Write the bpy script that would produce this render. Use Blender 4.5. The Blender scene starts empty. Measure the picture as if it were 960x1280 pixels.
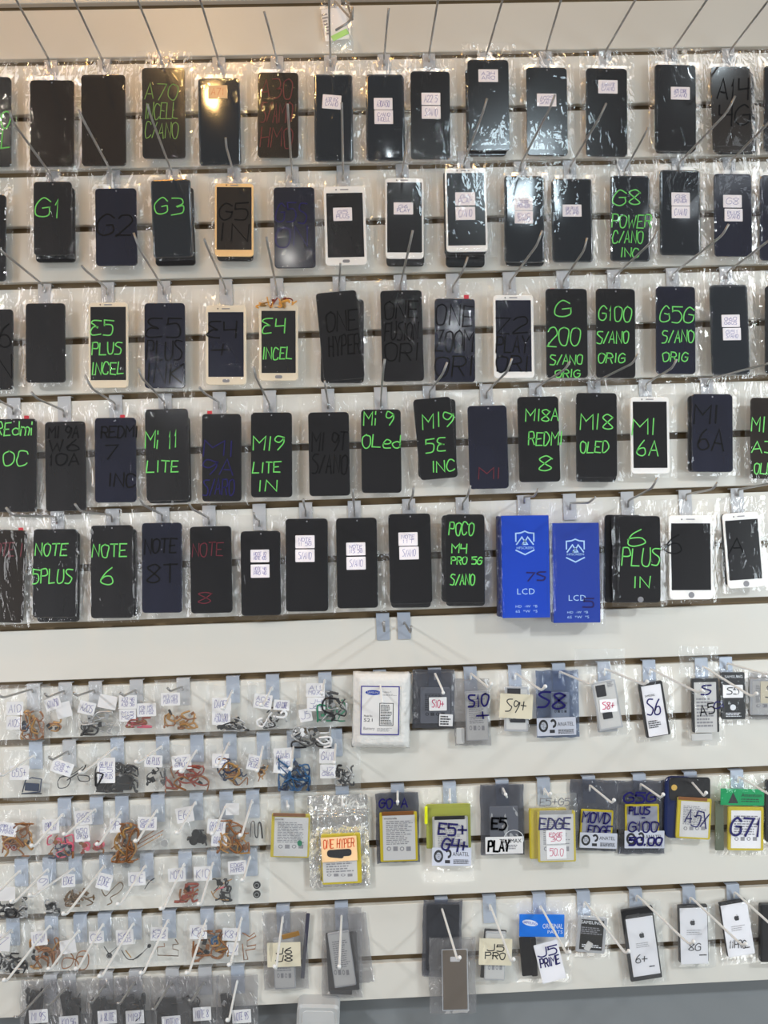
import bpy, bmesh, math, random
from mathutils import Vector, Matrix, noise
C = bpy.context.scene.collection
SC = bpy.context.scene

# ------------------------------------------------------------------ camera
FPX = 960.0
YAW, PIT, ROL, DIST, CZ = 0.02624415, 0.02472376, -0.03383209, 1.35870387, -0.95330372
ZOFF = 2.40            # height of the topmost groove above the floor
CAMZ = CZ + ZOFF
cam_d = bpy.data.cameras.new('camera'); cam = bpy.data.objects.new('camera', cam_d); C.objects.link(cam)
cam_d.sensor_fit = 'VERTICAL'; cam_d.sensor_height = 32.0; cam_d.sensor_width = 24.0
cam_d.lens = 32.0 * FPX / 1280.0
cam_d.clip_start = 0.02
def cam_ray(px, py):
    u = px - 480; v = py - 640
    cr, sr = math.cos(ROL), math.sin(ROL)
    u, v = cr*u + sr*v, -sr*u + cr*v
    x = u/FPX; z2 = -v/FPX
    cp, sp = math.cos(PIT), math.sin(PIT)
    y = cp - sp*z2; z = sp + cp*z2
    cy, sy = math.cos(YAW), math.sin(YAW)
    return Vector((cy*x + sy*y, -sy*x + cy*y, z))
fw = cam_ray(480, 640).normalized(); rt = (cam_ray(481, 640) - cam_ray(480, 640)).normalized()
up = rt.cross(fw).normalized()
cam.matrix_world = Matrix(((rt.x, up.x, -fw.x, 0), (rt.y, up.y, -fw.y, -DIST), (rt.z, up.z, -fw.z, CAMZ), (0, 0, 0, 1)))
SC.camera = cam
def W(px, py, d=0.0):
    """the point of the photograph's pixel on the upright plane d metres in front of the wall"""
    r = cam_ray(px, py); k = (DIST - d)/r.y
    return Vector((r.x*k, -d, r.z*k + CAMZ))

# ------------------------------------------------------------------ world, lights, exposure
wd = bpy.data.worlds.new('room_light'); SC.world = wd; wd.use_nodes = True
wd.node_tree.nodes['Background'].inputs[0].default_value = (0.86, 0.86, 0.86, 1)
wd.node_tree.nodes['Background'].inputs[1].default_value = 0.16
def area(name, loc, target, sx, sy, power, col):
    l = bpy.data.lights.new(name, 'AREA'); l.shape = 'RECTANGLE'; l.size = sx; l.size_y = sy
    l.energy = power; l.color = col
    o = bpy.data.objects.new(name, l); C.objects.link(o); o.location = loc
    o.rotation_euler = (Vector(target) - Vector(loc)).to_track_quat('-Z', 'Y').to_euler()
    return o
def spot(name, loc, target, power, col, size, blend, rad):
    l = bpy.data.lights.new(name, 'SPOT'); l.energy = power; l.color = col; l.spot_size = math.radians(size); l.spot_blend = blend; l.shadow_soft_size = rad
    o = bpy.data.objects.new(name, l); C.objects.link(o); o.location = loc
    o.rotation_euler = (Vector(target) - Vector(loc)).to_track_quat('-Z', 'Y').to_euler()
    return o
area('cool_ceiling_panel', (0.68, -1.80, 2.92), (0.2, 0, 1.5), 0.30, 0.24, 4.2, (0.74, 0.91, 1.0))
area('cool_ceiling_tube', (1.9, -1.6, 2.9), (0.4, 0, 1.2), 1.2, 0.12, 1.0, (0.84, 0.93, 1.0))
area('right_fill_light', (2.7, -2.2, 0.95), (0.3, 0, 0.7), 1.1, 1.1, 40, (0.86, 0.95, 1.0))  # unseen fill light, added to brighten and cool the lower wall
area('left_fill_light', (-2.7, -2.5, 0.95), (-0.2, 0, 0.7), 1.1, 1.1, 26, (0.94, 0.97, 1.0))  # weaker fill added on the opposite side, not an actual window
spot('downlight_left', (-2.0, -1.7, 2.7), (-0.1, 0, 0.55), 130, (0.97, 0.98, 1.0), 52, 1.0, 0.10)
spot('downlight_right', (2.3, -1.7, 2.7), (0.25, 0, 0.50), 155, (0.90, 0.96, 1.0), 52, 1.0, 0.10)
area('warm_spot', (-0.58, -1.80, 3.42), (-0.3, 0, 2.3), 0.12, 0.12, 6.5, (1.0, 0.60, 0.22))
area('warm_wash_left', (-0.75, -0.75, 3.6), (-0.35, 0, 2.3), 0.3, 0.2, 8, (1.0, 0.44, 0.06))
area('warm_wash_right', (0.65, -0.85, 3.65), (0.4, 0, 2.3), 0.3, 0.2, 1.3, (1.0, 0.52, 0.12))
for i_, (p_, c_) in enumerate((((0.25, -2.2, 3.1), (0.85, 0.95, 1)), ((-0.35, -2.7, 2.9), (1, 0.97, 0.9)), ((1.25, -1.2, 3.0), (0.8, 0.93, 1)), ((-1.25, -1.3, 2.9), (1, 0.9, 0.75)), ((0.6, -3.4, 2.7), (0.9, 0.96, 1)), ((-0.9, -2.6, 2.2), (0.95, 0.97, 1)))):
    area('glint_light', p_, (0, 0, 1.4), 0.045, 0.045, 0.45, c_)  # tiny bright lights added only to make the bag film sparkle
SC.view_settings.view_transform = 'Standard'; SC.view_settings.look = 'None'
SC.view_settings.gamma = 1.0; SC.view_settings.use_curve_mapping = False
SC.view_settings.exposure = -0.06

# ------------------------------------------------------------------ materials
MATS = {}
def mat(name, col, rough=0.5, metal=0.0, coat=0.0, spec=0.5, bump=None, var=None):
    if name in MATS: return MATS[name]
    m = bpy.data.materials.new(name); m.use_nodes = True; nt = m.node_tree; b = nt.nodes['Principled BSDF']
    b.inputs['Base Color'].default_value = (*col, 1); b.inputs['Roughness'].default_value = rough
    b.inputs['Metallic'].default_value = metal; b.inputs['Coat Weight'].default_value = coat
    b.inputs['Coat Roughness'].default_value = 0.08
    b.inputs['Specular IOR Level'].default_value = spec
    tc = nt.nodes.new('ShaderNodeTexCoord')
    if var:   # (scale, amount, stretch) colour variation
        mp = nt.nodes.new('ShaderNodeMapping'); mp.inputs['Scale'].default_value = var[2]
        nt.links.new(tc.outputs['Object'], mp.inputs[0])
        n = nt.nodes.new('ShaderNodeTexNoise'); n.inputs['Scale'].default_value = var[0]; n.inputs['Detail'].default_value = 4
        nt.links.new(mp.outputs[0], n.inputs['Vector'])
        r = nt.nodes.new('ShaderNodeMapRange'); r.inputs['To Min'].default_value = 1-var[1]; r.inputs['To Max'].default_value = 1+var[1]
        nt.links.new(n.outputs[0], r.inputs[0])
        h = nt.nodes.new('ShaderNodeVectorMath'); h.operation = 'SCALE'; h.inputs[0].default_value = col
        nt.links.new(r.outputs[0], h.inputs['Scale']); nt.links.new(h.outputs[0], b.inputs['Base Color'])
    if bump:  # (scale, strength, distance, stretch)
        mp = nt.nodes.new('ShaderNodeMapping'); mp.inputs['Scale'].default_value = bump[3] if len(bump) > 3 else (1, 1, 1)
        nt.links.new(tc.outputs['Object'], mp.inputs[0])
        n = nt.nodes.new('ShaderNodeTexNoise'); n.inputs['Scale'].default_value = bump[0]; n.inputs['Detail'].default_value = 3
        nt.links.new(mp.outputs[0], n.inputs['Vector'])
        bp = nt.nodes.new('ShaderNodeBump'); bp.inputs['Strength'].default_value = bump[1]; bp.inputs['Distance'].default_value = bump[2]
        nt.links.new(n.outputs[0], bp.inputs['Height']); nt.links.new(bp.outputs[0], b.inputs['Normal'])
    MATS[name] = m; return m

def film(name, tint, haze, hazecol, rough=0.12, creases=1.0, gloss=1.0):
    """thin plastic film: see-through, a little milky, glossy with creases"""
    if name in MATS: return MATS[name]
    m = bpy.data.materials.new(name); m.use_nodes = True; nt = m.node_tree; N = nt.nodes; Lk = nt.links
    N.remove(N['Principled BSDF']); out = N['Material Output']
    tc = N.new('ShaderNodeTexCoord')
    geo = N.new('ShaderNodeNewGeometry')
    mp = N.new('ShaderNodeMapping'); mp.inputs['Scale'].default_value = (1, 1, 0.45)
    Lk.new(geo.outputs['Position'], mp.inputs[0])
    n1 = N.new('ShaderNodeTexNoise'); n1.inputs['Scale'].default_value = 55; n1.inputs['Detail'].default_value = 2; n1.inputs['Distortion'].default_value = 1.2
    v1 = N.new('ShaderNodeTexVoronoi'); v1.feature = 'DISTANCE_TO_EDGE'; v1.inputs['Scale'].default_value = 38
    Lk.new(mp.outputs[0], n1.inputs['Vector']); 
    mix = N.new('ShaderNodeMix'); mix.data_type = 'RGBA'; mix.inputs[0].default_value = 0.35
    Lk.new(mp.outputs[0], mix.inputs[6]); Lk.new(n1.outputs['Color'], mix.inputs[7])
    vm = N.new('ShaderNodeVectorMath'); vm.operation = 'MULTIPLY_ADD'; vm.inputs[1].default_value = (0.02, 0.02, 0.02)
    Lk.new(n1.outputs['Color'], vm.inputs[0]); Lk.new(mp.outputs[0], vm.inputs[2])
    Lk.new(vm.outputs[0], v1.inputs['Vector'])
    mn = N.new('ShaderNodeMath'); mn.operation = 'MINIMUM'; mn.inputs[1].default_value = 0.25
    Lk.new(v1.outputs['Distance'], mn.inputs[0])
    b1 = N.new('ShaderNodeBump'); b1.inputs['Strength'].default_value = 0.55*creases; b1.inputs['Distance'].default_value = 0.006
    at = N.new('ShaderNodeAttribute'); at.attribute_name = 'crumple'
    k1 = N.new('ShaderNodeMath'); k1.operation = 'MULTIPLY'; Lk.new(mn.outputs[0], k1.inputs[0]); Lk.new(at.outputs['Fac'], k1.inputs[1])
    k2 = N.new('ShaderNodeMath'); k2.operation = 'MULTIPLY'; Lk.new(n1.outputs[0], k2.inputs[0]); Lk.new(at.outputs['Fac'], k2.inputs[1])
    Lk.new(k1.outputs[0], b1.inputs['Height'])
    b2 = N.new('ShaderNodeBump'); b2.inputs['Strength'].default_value = 0.5*creases; b2.inputs['Distance'].default_value = 0.0035
    Lk.new(k2.outputs[0], b2.inputs['Height']); Lk.new(b1.outputs[0], b2.inputs['Normal'])
    tr = N.new('ShaderNodeBsdfTransparent'); tr.inputs[0].default_value = (*tint, 1)
    df = N.new('ShaderNodeBsdfDiffuse'); df.inputs[0].default_value = (*hazecol, 1); Lk.new(b2.outputs[0], df.inputs['Normal'])
    gl = N.new('ShaderNodeBsdfGlossy'); gl.inputs['Roughness'].default_value = rough; gl.inputs[0].default_value = (1, 1, 1, 1)
    Lk.new(b2.outputs[0], gl.inputs['Normal'])
    m1 = N.new('ShaderNodeMixShader'); m1.inputs[0].default_value = haze
    Lk.new(tr.outputs[0], m1.inputs[1]); Lk.new(df.outputs[0], m1.inputs[2])
    fr = N.new('ShaderNodeFresnel'); fr.inputs['IOR'].default_value = 1.45; Lk.new(b2.outputs[0], fr.inputs['Normal'])
    ml = N.new('ShaderNodeMath'); ml.operation = 'MULTIPLY'; ml.inputs[1].default_value = 1.5*gloss; ml.use_clamp = True
    Lk.new(fr.outputs[0], ml.inputs[0])
    Lk.new(ml.outputs[0], gl.inputs[0])
    m2 = N.new('ShaderNodeAddShader'); Lk.new(m1.outputs[0], m2.inputs[0]); Lk.new(gl.outputs[0], m2.inputs[1])
    Lk.new(m2.outputs[0], out.inputs[0]); MATS[name] = m; return m

SLAT = mat('cream_laminate', (0.745, 0.725, 0.665), 0.33, spec=0.5, var=(1.6, 0.02, (1, 1, 1)), bump=(6, 0.05, 0.002))
MDF = mat('brown_groove_board', (0.17, 0.115, 0.055), 0.6, var=(14, 0.35, (1, 1, 4)))
GREYWALL = mat('grey_painted_wall', (0.235, 0.25, 0.26), 0.6, var=(5, 0.08, (1, 1, 1)))
STEEL = mat('galvanised_wire', (0.42, 0.41, 0.40), 0.36, metal=0.75)
WHITEROD = mat('white_coated_wire', (0.84, 0.84, 0.82), 0.28)
CAP = mat('white_rod_cap', (0.86, 0.86, 0.85), 0.35)
PLATE = mat('zinc_plate', (0.50, 0.56, 0.66), 0.38, metal=0.35, bump=(60, 0.15, 0.001))
PLATEG = mat('grey_plate', (0.52, 0.53, 0.55), 0.4, metal=0.1)
GLASS = [mat('screen_glass_a', (0.020, 0.020, 0.022), 0.16, coat=0.5, var=(22, 0.7, (1, 1, .22))),
         mat('screen_glass_b', (0.011, 0.011, 0.013), 0.2, coat=0.4, var=(18, 0.6, (1, 1, .25))),
         mat('screen_glass_blue', (0.014, 0.016, 0.034), 0.16, coat=0.5, var=(18, 0.6, (1, 1, .25))),
         mat('screen_glass_brown', (0.024, 0.018, 0.014), 0.16, coat=0.5, var=(18, 0.6, (1, 1, .25)))]
SHINY = mat('curved_glass', (0.018, 0.024, 0.032), 0.09, coat=1.0)
EDGE = mat('black_rim', (0.006, 0.006, 0.006), 0.25)
WFR = mat('white_bezel', (0.88, 0.87, 0.85), 0.25, coat=0.3)
GFR = mat('gold_bezel', (0.95, 0.66, 0.33), 0.25, metal=0.1)
CFR = mat('champagne_bezel', (0.78, 0.70, 0.56), 0.28, metal=0.05)
PAPER = mat('sticker_paper', (0.88, 0.84, 0.86), 0.6)
TAG = mat('white_tag_paper', (0.82, 0.82, 0.83), 0.6)
CREAM = mat('cream_paper', (0.78, 0.72, 0.55), 0.65)
PEACH = mat('peach_paper', (0.86, 0.62, 0.36), 0.65)
INK = dict(g=mat('green_marker', (0.18, 0.74, 0.15), 0.45), G=mat('faded_green_marker', (0.20, 0.42, 0.10), 0.45), k=mat('black_marker', (0.001, 0.001, 0.002), 0.6, spec=0.1),
           r=mat('dark_red_marker', (0.16, 0.015, 0.03), 0.4), b=mat('blue_pen', (0.03, 0.02, 0.30), 0.4), n=mat('navy_marker', (0.015, 0.012, 0.12), 0.5, spec=0.2),
           p=mat('pink_pen', (0.55, 0.02, 0.12), 0.4), o=mat('orange_pen', (0.65, 0.10, 0.02), 0.4), w=mat('white_print', (0.75, 0.78, 0.82), 0.4),
           d=mat('dark_print', (0.03, 0.03, 0.035), 0.5), s=mat('grey_print', (0.25, 0.25, 0.27), 0.5), B=mat('bright_blue_print', (0.01, 0.05, 0.42), 0.4),
           l=mat('pale_blue_foil_print', (0.45, 0.68, 0.92), 0.3))
CLEAR = film('clear_bag_film', (0.975, 0.975, 0.978), 0.012, (0.8, 0.82, 0.85), 0.05, 1.3, 0.62)
MILKY = film('milky_packet_film', (0.97, 0.975, 0.98), 0.06, (0.88, 0.9, 0.9), 0.10, 0.9, 0.35)
DARKF = film('antistatic_film', (0.55, 0.56, 0.60), 0.24, (0.20, 0.21, 0.24), 0.10, 1.0, .6)
GREYF = film('grey_antistatic_film', (0.80, 0.80, 0.81), 0.15, (0.5, 0.5, 0.51), 0.10, 1.0, .6)
BLUEF = film('blue_grey_film', (0.58, 0.63, 0.73), 0.2, (0.27, 0.31, 0.40), 0.10, 1.0, .6)
SILVER = mat('silver_foil', (0.85, 0.85, 0.83), 0.2, metal=0.75, bump=(48, 1.0, 0.012, (1, 1, .6)))
WRAP = mat('white_padded_paper', (0.84, 0.83, 0.80), 0.5, bump=(110, 0.6, 0.004))
COPPER = mat('copper_flex', (0.27, 0.11, 0.035), 0.35, metal=0.3)
GOLDEN = mat('golden_flex', (0.42, 0.23, 0.07), 0.35, metal=0.3)
BLK = mat('black_flex', (0.012, 0.012, 0.014), 0.35)
BLUEX = mat('blue_flex', (0.02, 0.10, 0.24), 0.35)
NAVYB = mat('blue_black_plastic', (0.02, 0.035, 0.08), 0.3)
PINKX = mat('pink_plastic', (0.6, 0.10, 0.16), 0.4)
GREENX = mat('green_board', (0.01, 0.20, 0.10), 0.4)
REDX = mat('red_brown_flex', (0.25, 0.04, 0.02), 0.4)
GREYX = mat('grey_connector', (0.45, 0.45, 0.45), 0.35, metal=0.5)

# ------------------------------------------------------------------ object helpers
def link(name, me, m, parent=None):
    o = bpy.data.objects.new(name, me); C.objects.link(o)
    if m and not me.materials: me.materials.append(m)
    if parent: o.parent = parent
    return o
def fin(name, bm, m, parent=None, smooth=False):
    me = bpy.data.meshes.new(name); bm.to_mesh(me); bm.free()
    if smooth:
        for p in me.polygons: p.use_smooth = True
    return link(name, me, m, parent)
def thing(name, label, cat, group=None, M=None):
    o = bpy.data.objects.new(name, None); C.objects.link(o); o.empty_display_size = 0.02
    o['label'] = label; o['category'] = cat
    if group: o['group'] = group
    if M is not None: o.matrix_world = M
    return o
def frame(cx, cy, tilt, d):
    """matrix of a flat thing hanging in front of the wall; tilt in degrees, foot swinging right; and metres per pixel"""
    o = W(cx, cy, d); t = math.radians(tilt)
    q = W(cx + 20*math.sin(t), cy + 20*math.cos(t), d) - o
    a = math.atan2(q.x, -q.z)
    return Matrix.Translation(o) @ Matrix.Rotation(-a, 4, 'Y'), q.length/20
def rrect(w, h, r, n=4):
    pts = []
    r = min(r, w/2-1e-5, h/2-1e-5)
    for k, (sx, sz) in enumerate(((1, 1), (-1, 1), (-1, -1), (1, -1))):
        for i in range(n+1):
            a = math.pi/2*(k + i/n)
            pts.append((sx*(w/2-r) + r*math.cos(a), sz*(h/2-r) + r*math.sin(a)))
    return pts
def slab(w, h, t, r=0.004, bev=0.0006, n=4):
    """rounded slab, front towards -y at 0, back at +t"""
    bm = bmesh.new(); rings = []
    for y, ins in ((t, bev), (t-bev, 0), (bev, 0), (0, bev)):
        rings.append([bm.verts.new((x, y, z)) for x, z in rrect(w-2*ins, h-2*ins, max(r-ins, 1e-4), n)])
    N = len(rings[0])
    for a, b in zip(rings, rings[1:]):
        for i in range(N): bm.faces.new((a[i], a[(i+1) % N], b[(i+1) % N], b[i]))
    bm.faces.new(rings[0][::-1]); bm.faces.new(rings[-1])
    bmesh.ops.recalc_face_normals(bm, faces=bm.faces); return bm
def curved_slab(w, h, t, r, roll=0.0042, seg=6):
    """screen whose edges roll back, front towards -y at 0"""
    bm = bmesh.new(); rings = [[bm.verts.new((x, t, z)) for x, z in rrect(w, h, r, 5)]]
    for k in range(seg+1):
        a = math.pi/2*k/seg
        ins = roll*(1-math.cos(a)); y = t*.85*(1-math.sin(a))
        rings.append([bm.verts.new((x, y, z)) for x, z in rrect(w-2*ins, h-2*ins, max(r-ins, 0.0012), 5)])
    N = len(rings[0])
    for a, b in zip(rings, rings[1:]):
        for i in range(N): bm.faces.new((a[i], a[(i+1) % N], b[(i+1) % N], b[i]))
    bm.faces.new(rings[0][::-1]); bm.faces.new(rings[-1])
    bmesh.ops.recalc_face_normals(bm, faces=bm.faces); return bm
def tube(pts, rad, n=8, flat=1.0):
    bm = bmesh.new(); rings = []
    P = [Vector(p) for p in pts]
    ref = None
    for i, p in enumerate(P):
        d = (P[min(i+1, len(P)-1)] - P[max(i-1, 0)]).normalized()
        if ref is None: ref = Vector((0, 0, 1)) if abs(d.z) < .8 else Vector((1, 0, 0))
        s = d.cross(ref).normalized(); u = s.cross(d).normalized(); ref = u
        rr = rad if not isinstance(rad, (list, tuple)) else rad[i]
        rings.append([bm.verts.new(p + s*rr*math.cos(a) + u*rr*flat*math.sin(a)) for a in [2*math.pi*k/n for k in range(n)]])
    for a, b in zip(rings, rings[1:]):
        for i in range(n): bm.faces.new((a[i], a[(i+1) % n], b[(i+1) % n], b[i]))
    bm.faces.new(rings[0][::-1]); bm.faces.new(rings[-1])
    bmesh.ops.recalc_face_normals(bm, faces=bm.faces); return bm
def cat(P, k=4):
    out = []
    for i in range(len(P)-1):
        p0, p1, p2, p3 = P[max(i-1, 0)], P[i], P[i+1], P[min(i+2, len(P)-1)]
        for j in range(k):
            t = j/k
            out.append(tuple(0.5*((2*p1[a]) + (-p0[a]+p2[a])*t + (2*p0[a]-5*p1[a]+4*p2[a]-p3[a])*t*t + (-p0[a]+3*p1[a]-3*p2[a]+p3[a])*t**3) for a in range(len(p1))))
    out.append(tuple(P[-1])); return out

# ------------------------------------------------------------------ handwriting
GL = {'A': '00 26 40|12 32', 'B': '00 06|~06 36 34 03|~03 33 42 30 00', 'C': '~45 36 16 04 02 10 30 41', 'D': '00 06|~06 26 44 42 20 00',
 'E': '46 06 00 40|03 33', '€': '~46 16 05 14 33|~33 13 01 10 40', 'F': '46 06 00|03 33', 'G': '~45 26 04 01 20 41 43|43 23', 'H': '00 06|40 46|03 43', 'I': '20 26',
 'J': '~46 41 30 10 01', 'K': '00 06|46 03 40', 'L': '06 00 40', 'M': '00 06 23 46 40', 'N': '00 06 40 46', 'O': '~26 05 02 10 30 42 45 26',
 'P': '00 06|~06 36 44 33 03', 'Q': '~26 05 02 10 30 42 45 26|22 40', 'R': '00 06|~06 36 44 33 03|23 40', 'S': '~46 16 05 14 33 42 30 00',
 'T': '06 46|26 20', 'U': '~06 02 10 30 42 46', 'V': '06 20 46', 'W': '06 10 24 30 46', 'X': '06 40|46 00', 'Y': '06 23 46|23 20', 'Z': '06 46 00 40',
 '0': '~26 05 02 10 30 42 45 26', '1': '14 26 20', '2': '~05 16 36 44 22 00|00 40', '3': '~06 36 44 23|~23 43 41 20 00', '4': '06 03 43|46 40',
 '5': '46 06 04|~04 34 42 30 00', '6': '~36 14 01 20 41 33 13 02', '7': '06 46 10', '8': '~45 26 05 23 41 20 01 23 45', '9': '~45 16 04 23 45|~45 43 20',
 '+': '03 43|25 21', '/': '00 46', '-': '03 43', ',': '11 00', '.': '10 21', 'i': '13 10|15 16', 'e': '~02 32 43 24 02 10 40', 'd': '46 40|~42 23 02 10 30 41',
 'm': '00 04|~03 14 23 20|~23 34 43 40', 'n': '00 04|~03 24 43 40', 'c': '~43 14 02 10 30 41', 'k': '00 06|34 02 30', 'a': '~43 14 01 20 42|44 40'}
NARROW = {'I': .35, 'i': .35, '1': .5, ',': .3, '.': .3, '/': .8, 'M': 1.25, 'W': 1.3, 'm': 1.2, ' ': .6}
def ribbon(bm, P, w, y=0.0):
    P = [Vector(p) for p in P]
    Q = [P[0]]
    for p in P[1:]:
        if (p-Q[-1]).length > 1e-6: Q.append(p)
    if len(Q) < 2: return
    ext = (Q[0]-Q[1]).normalized()*w*.4; Q[0] = Q[0]+ext
    ext = (Q[-1]-Q[-2]).normalized()*w*.4; Q[-1] = Q[-1]+ext
    prev = None
    for i, p in enumerate(Q):
        a = (Q[i]-Q[i-1]).normalized() if i else None
        b = (Q[i+1]-Q[i]).normalized() if i < len(Q)-1 else None
        if a is None: n = Vector((-b.y, b.x)); k = 1
        elif b is None: n = Vector((-a.y, a.x)); k = 1
        else:
            t = (a+b)
            t = t.normalized() if t.length > 1e-3 else a
            n = Vector((-t.y, t.x)); c = abs(n.dot(Vector((-a.y, a.x)))); k = min(1/max(c, .3), 1.7)
        l = bm.verts.new((p.x+n.x*w/2*k, y, p.y+n.y*w/2*k)); r = bm.verts.new((p.x-n.x*w/2*k, y, p.y-n.y*w/2*k))
        if prev: bm.faces.new((prev[0], prev[1], r, l))
        prev = (l, r)
def handwriting(lines, w, h, sw, rng, jit=0.25):
    """lines of text fitted in w x h (metres), centre at origin, facing -y"""
    bm = bmesh.new(); n = len(lines); lh = h/n
    for li, s in enumerate(lines):
        if not s: continue
        adv = [NARROW.get(ch, 1.0)*1.0 for ch in s]; gap = .32
        tot = sum(adv) + gap*(len(s)-1); sx = w/tot
        sx = min(sx, lh*0.95)
        x = -tot*sx/2; top = h/2 - li*lh - lh*.08; gh = lh*.80
        for ch, a in zip(s, adv):
            g = GL.get(ch)
            if g:
                dy = rng.uniform(-.04, .04)*gh
                for st in g.split('|'):
                    smooth = st[0] == '~'
                    P = []
                    for q in st.lstrip('~').split():
                        P.append((x + (int(q[0])+rng.uniform(-jit, jit))/4*a*sx + (int(q[1])/6-.5)*gh*.08, top - gh + (int(q[1])+rng.uniform(-jit, jit)*.8)/6*gh + dy))
                    ribbon(bm, cat(P, 4) if smooth else P, sw)
            x += (a+gap)*sx
    bmesh.ops.recalc_face_normals(bm, faces=bm.faces)
    for f in bm.faces:
        if f.normal.y > 0: f.normal_flip()
    return bm
def printed(text, w, h, spacing=1.0):
    """printed lettering as a flat mesh fitted in w x h, centre at origin, facing -y"""
    cu = bpy.data.curves.new('t', 'FONT'); cu.body = text; cu.resolution_u = 2; cu.space_character = spacing
    ob = bpy.data.objects.new('t', cu); C.objects.link(ob)
    dg = bpy.context.evaluated_depsgraph_get(); me = bpy.data.meshes.new_from_object(ob.evaluated_get(dg))
    bpy.data.objects.remove(ob); bpy.data.curves.remove(cu)
    xs = [v.co.x for v in me.vertices]; ys = [v.co.y for v in me.vertices]
    x0, x1, y0, y1 = min(xs), max(xs), min(ys), max(ys); sx = w/(x1-x0); sy = h/(y1-y0)
    bm = bmesh.new(); bm.from_mesh(me); bpy.data.meshes.remove(me)
    for v in bm.verts: v.co = Vector(((v.co.x-(x0+x1)/2)*sx, 0, (v.co.y-(y0+y1)/2)*sy))
    bm.normal_update()
    for f in bm.faces:
        if f.normal.y > 0: f.normal_flip()
    return bm
# ------------------------------------------------------------------ the setting
RNG = random.Random(7)
GROOVE_Z = [ZOFF - 0.1*k for k in range(-3, 18)]
BOTTOM = ZOFF - 1.768
X0, X1 = -1.6, 1.8
def box(name, lo, hi, m, parent=None, bev=0.0):
    bm = bmesh.new(); bmesh.ops.create_cube(bm, size=1)
    for v in bm.verts: v.co = Vector(((lo[i]+hi[i])/2 + v.co[i]*(hi[i]-lo[i]) for i in range(3)))
    if bev: bmesh.ops.bevel(bm, geom=list(bm.edges), offset=bev, segments=2, affect='EDGES')
    return fin(name, bm, m, parent)
wall = box('wall_back', (X0, 0.0115, BOTTOM+0.001), (X1, 0.05, 3.1), MDF); wall['kind'] = 'structure'
zs = [3.1] + [z for z in GROOVE_Z if z < 3.05] + [BOTTOM]
for i in range(len(zs)-1):
    top = zs[i] - (0.0062 if i else 0); bot = zs[i+1] + (0.0062 if i+1 < len(zs)-1 else 0)
    j = RNG.uniform(0, .0006)
    box('slat', (X0, j, bot), (X1, 0.0115, top), SLAT, wall, 0.0008)
lw = box('wall_lower', (X0, 0.03, 0), (X1, 0.06, BOTTOM+0.02), GREYWALL); lw['kind'] = 'structure'
fl = box('floor', (X0, -4.0, -0.04), (X1, 0.06, 0.0), mat('grey_floor', (0.35, 0.34, 0.32), 0.4)); fl['kind'] = 'structure'

def groove_above(x, z):
    for g in sorted(GROOVE_Z):
        if g >= z - 0.004: return g
    return z

# ------------------------------------------------------------------ hooks
ROD_R = 0.0019
def hook(bx, by, corner=None, tip=None, label='', group=None, white=False, cap=None, plate=None, L=None, drop=0.012, r=None, pm=None):
    """wire hook: zinc back plate slid in the groove, wire running out from the wall, end bent up"""
    b = W(bx, by, 0.004); g = groove_above(b.x, b.z + 0.004)
    if g - b.z > 0.05: g = b.z + 0.02
    root = thing('wall_hook', label, 'hook', group, Matrix.Translation((b.x, 0, g)))
    org = Vector((b.x, 0, g))
    pw = 0.0115; ph = 0.047
    bm = slab(2*pw, ph, 0.0014, 0.0015, 0.0003, 2)
    for v in bm.verts: v.co += Vector((0, -0.0021, -ph/2 + 0.002))
    # lip turning back into the groove
    r2 = bmesh.ops.create_cube(bm, size=1)['verts']
    for v in r2: v.co = Vector((v.co.x*2*pw, 0.004 + v.co.y*0.012, 0.0012 + v.co.z*0.0014))
    fin('back_plate', bm, pm or (PLATE if white or white is None else PLATEG), root)
    if tip is None:
        # runs out of the frame: continue straight
        Lc = L or 0.17; c = Vector((b.x, -Lc, b.z + 0.05*Lc)); 
        if corner: c = W(corner[0], corner[1], Lc)
        t = c + Vector((0, -0.008, 0.018))
    else:
        if corner is None:
            corner = (tip[0] + (bx-tip[0])*.12, tip[1] + (by-tip[1])*.12 + (0 if white else 4))
        if L is None:
            best = None
            for i in range(80, 225, 2):
                l = i/1000; p = W(corner[0], corner[1], l); e = (p - Vector((b.x, -l, b.z + 0.05*l))).length**2 + (0.16*(l-0.165))**2
                if best is None or e < best[0]: best = (e, l)
            Lc = best[1]
        else: Lc = L
        c = W(corner[0], corner[1], Lc); t = W(tip[0], tip[1], Lc + 0.008)
        if (t-c).length > 0.035: t = c + (t-c).normalized()*0.035
        if (t-c).length < 0.006: t = c + Vector((0, -0.008, 0.010))
    low = Vector((b.x, -0.0045, b.z - drop)); b0 = Vector((b.x, -0.006, b.z))
    P = [low, b0 + Vector((0, 0, -0.004)), b0 + (c-b0)*0.02 + Vector((0, 0, -0.0006)), b0 + (c-b0)*0.06]
    P += [b0 + (c-b0)*k for k in (.35, .65, .93)]
    P += [c + (b0-c)*0.02 + (t-c)*.08, c + (t-c)*.35, t]
    P = [p-org for p in P]
    fin('wire', tube(P, r or ROD_R, 8), WHITEROD if white else STEEL, root, True)
    if cap or (cap is None and white):
        d = (P[-1]-P[-2]).normalized(); bm = bmesh.new()
        bmesh.ops.create_uvsphere(bm, u_segments=10, v_segments=6, radius=0.0031)
        for v in bm.verts: v.co += P[-1]
        fin('end_cap', bm, CAP, root, True)
    return root

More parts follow.
